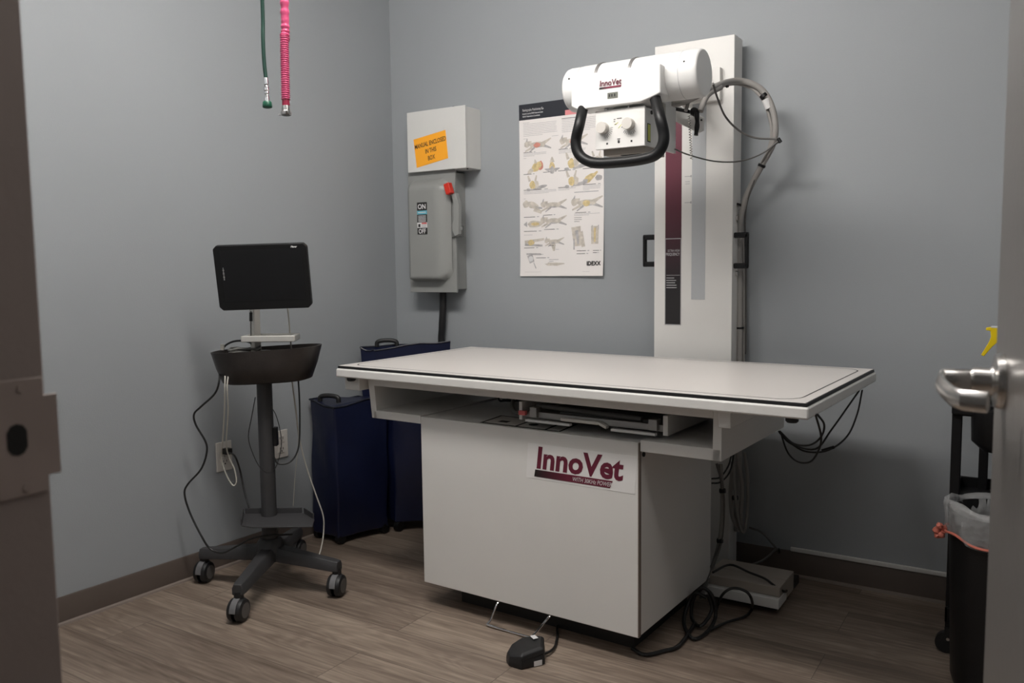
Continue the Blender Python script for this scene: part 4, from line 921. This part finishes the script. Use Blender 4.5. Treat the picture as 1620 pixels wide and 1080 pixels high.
# ------------------------------------------------------------------ right-hand cart, spray bottle, trash can
uc = thing('utility_cart', 'black plastic utility cart against the back wall behind the trash can', 'cart', (.02, 2.86, 0))
for x0_ in (-.205, .215):
    for y in (2.715, 3.02):
        x = -.150 if (x0_ < 0 and y > 3) else x0_
        MB().rings([[Vector((x+dx, y+dy, z)) for dx, dy in ((-.012, -.012), (.014, -.012), (.014, .012), (-.012, .012))] for z in (.075, .74)]).build('post', 'blackp', uc, bevel=.003, world=True)
        cs = MB().cyl((x-.006, y-.012, .031), (x-.006, y+.012, .031), .031, n=24).box(x-.012, x+.012, y-.014, y+.014, .05, .08).build('caster', 'blackr', uc, world=True)
        MB().cyl((x-.002, y-.016, .045), (x-.002, y+.016, .045), .005, n=10).build('axle_cap', 'chrome', cs, world=True)
for z in (.10, .42):
    sf = MB().box(-.212, .222, 2.695, 3.03, z, z+.012).box(-.217, .227, 2.690, 2.698, z, z+.045).box(-.217, .227, 3.022, 3.030, z, z+.045).box(-.217, -.209, 2.69, 3.03, z, z+.045).box(.219, .227, 2.69, 3.03, z, z+.045)
    sf.build('shelf', 'blackp', uc, bevel=.002, world=True)
MB().box(-.218, .228, 2.69, 3.03, .715, .755).build('top_tray', 'blackp', uc, bevel=.008, world=True)
k = MB(); k.rings([[Vector((-.085+c_*w_, 2.715-0*c_+s_*w2_, z)) for c_, s_ in [(math.cos(2*PI*i/24), math.sin(2*PI*i/24)) for i in range(24)]] for w_, w2_, z in ((.055, .05, .62), (.082, .07, .645), (.085, .074, .72), (.085, .074, .74))])
k.build('hanging_bin', 'blackp', uc, world=True)
c = atY(1541, 590, 2.82)
tag(MB().lathe([(.05, 0), (.062, .01), (.062, c.z-.756+.0), (.045, c.z-.756+.014), (.01, c.z-.756+.018)], (c.x+.04, 2.82, .7555), n=28).build('black_canister', 'blackp'), 'rounded black canister on the cart top, mostly hidden by the door lever', 'canister')
sb = thing('spray_bottle', 'spray bottle with yellow trigger standing on the black cart', 'bottle', (-.085, 2.90, .755))
bx = atY(1600, 540, 2.90)
MB().lathe([(.030, 0), (.036, .008), (.036, .10), (.028, .13), (.014, .155), (.013, .165)], (bx.x, 2.90, .7555), n=28).build('bottle_body', 'bottle', sb, world=True)
MB().lathe([(.016, .155), (.016, .175), (.010, .178)], (bx.x, 2.90, .7555), n=20).build('collar', 'labelw', sb, world=True)
k = MB(); Yb = 2.90
q = [atY(*p, Yb) for p in ((1560, 518), (1560, 522), (1567, 523), (1568, 532), (1565, 540), (1552, 561), (1557, 563), (1570, 548), (1577, 542), (1590, 541), (1592, 520), (1576, 516))]
k.prism([(p.x, p.z) for p in q], Yb-.011, Yb+.011, 'Y'); k.build('trigger_head', 'yellow', sb, bevel=.002, world=True)
k = MB(); p = atY(1573, 518, Yb); k.box(p.x-.008, p.x+.012, Yb-.012, Yb+.012, p.z, p.z+.004); k.build('nozzle_top', 'labelw', sb, world=True)

tcx, tcy = -.070, 2.545
tcan = thing('trash_can', 'round black plastic trash can standing in front of the utility cart', 'trash can', (tcx, tcy, 0))
m = MB(); m.lathe([(.100, 0), (.112, .008), (.118, .03), (.133, .47), (.135, .48), (.135, .49), (.131, .49), (.129, .47), (.112, .03)], n=40, cap=False); m.lathe([(0, .010), (.112, .012)], n=40, cap=False).lathe([(0, 0), (.100, 0)], n=40, cap=False)
m.build('can_body', 'blackp', tcan)
ln_ = MB(); rs = []
random.seed(9)
for r_, z in ((.120, .30), (.127, .46), (.131, .502), (.140, .512), (.145, .498), (.144, .460), (.141, .430), (.138, .415)):
    rs.append([Vector((tcx+(r_+.004*math.sin(5*a+z*30)+.003*math.sin(13*a+z*55)+.0018*math.sin(29*a+z*140))*math.cos(a), tcy+(r_+.004*math.sin(5*a+z*30)+.003*math.sin(13*a+z*55)+.0018*math.sin(29*a+z*140))*math.sin(a), z+.010*math.sin(2*a+.6)+.004*math.sin(7*a))) for a in [2*PI*i/64 for i in range(64)]])
ln_.rings(rs, cap=False)
tl_ = thing('trash_bag', 'clear plastic liner with red drawstring folded over the trash can rim', 'bag', (tcx, tcy, .40))
ln_.build('liner', 'liner', tl_, world=True, angle=180)
k = MB(); pts = []
for i in range(65):
    a = 2*PI*i/64; pts.append(Vector((tcx+.1425*math.cos(a), tcy+.1425*math.sin(a), .422+.010*math.sin(2*a+.6)+.004*math.sin(7*a))))
k.tube(pts, .0035, 6, smooth=False)
c = atY(1494, 824, 2.50); k.tube([Vector((tcx-.142, tcy-.02, .425)), Vector((tcx-.152, tcy-.035, .438)), Vector((tcx-.160, tcy-.03, .420)), Vector((tcx-.152, tcy-.03, .408)), Vector((tcx-.142, tcy-.035, .425))], lambda i, n_: .0085+.0025*math.sin(i*1.3), 8)
k.build('drawstring', 'draw', tl_, world=True)

# ------------------------------------------------------------------ camera, light, world
cam = bpy.data.cameras.new('cam'); co = bpy.data.objects.new('cam', cam); C.objects.link(co)
co.matrix_world = Matrix(((RT.x, UP.x, -FWD.x, CAM.x), (RT.y, UP.y, -FWD.y, CAM.y), (RT.z, UP.z, -FWD.z, CAM.z), (0, 0, 0, 1)))
cam.sensor_width = 36; cam.lens = F_PX/1620*36; cam.clip_start = .02
cam.dof.use_dof = True; cam.dof.focus_distance = 2.5; cam.dof.aperture_fstop = 6.3
bpy.context.scene.camera = co
wd = bpy.data.worlds.new('world'); bpy.context.scene.world = wd; wd.use_nodes = True
wd.node_tree.nodes['Background'].inputs[0].default_value = (1, .96, .92, 1); wd.node_tree.nodes['Background'].inputs[1].default_value = .05
sc = bpy.context.scene
sc.view_settings.view_transform = 'Standard'; sc.view_settings.look = 'None'; sc.view_settings.gamma = 1; sc.view_settings.use_curve_mapping = False
sc.view_settings.exposure = 0.18
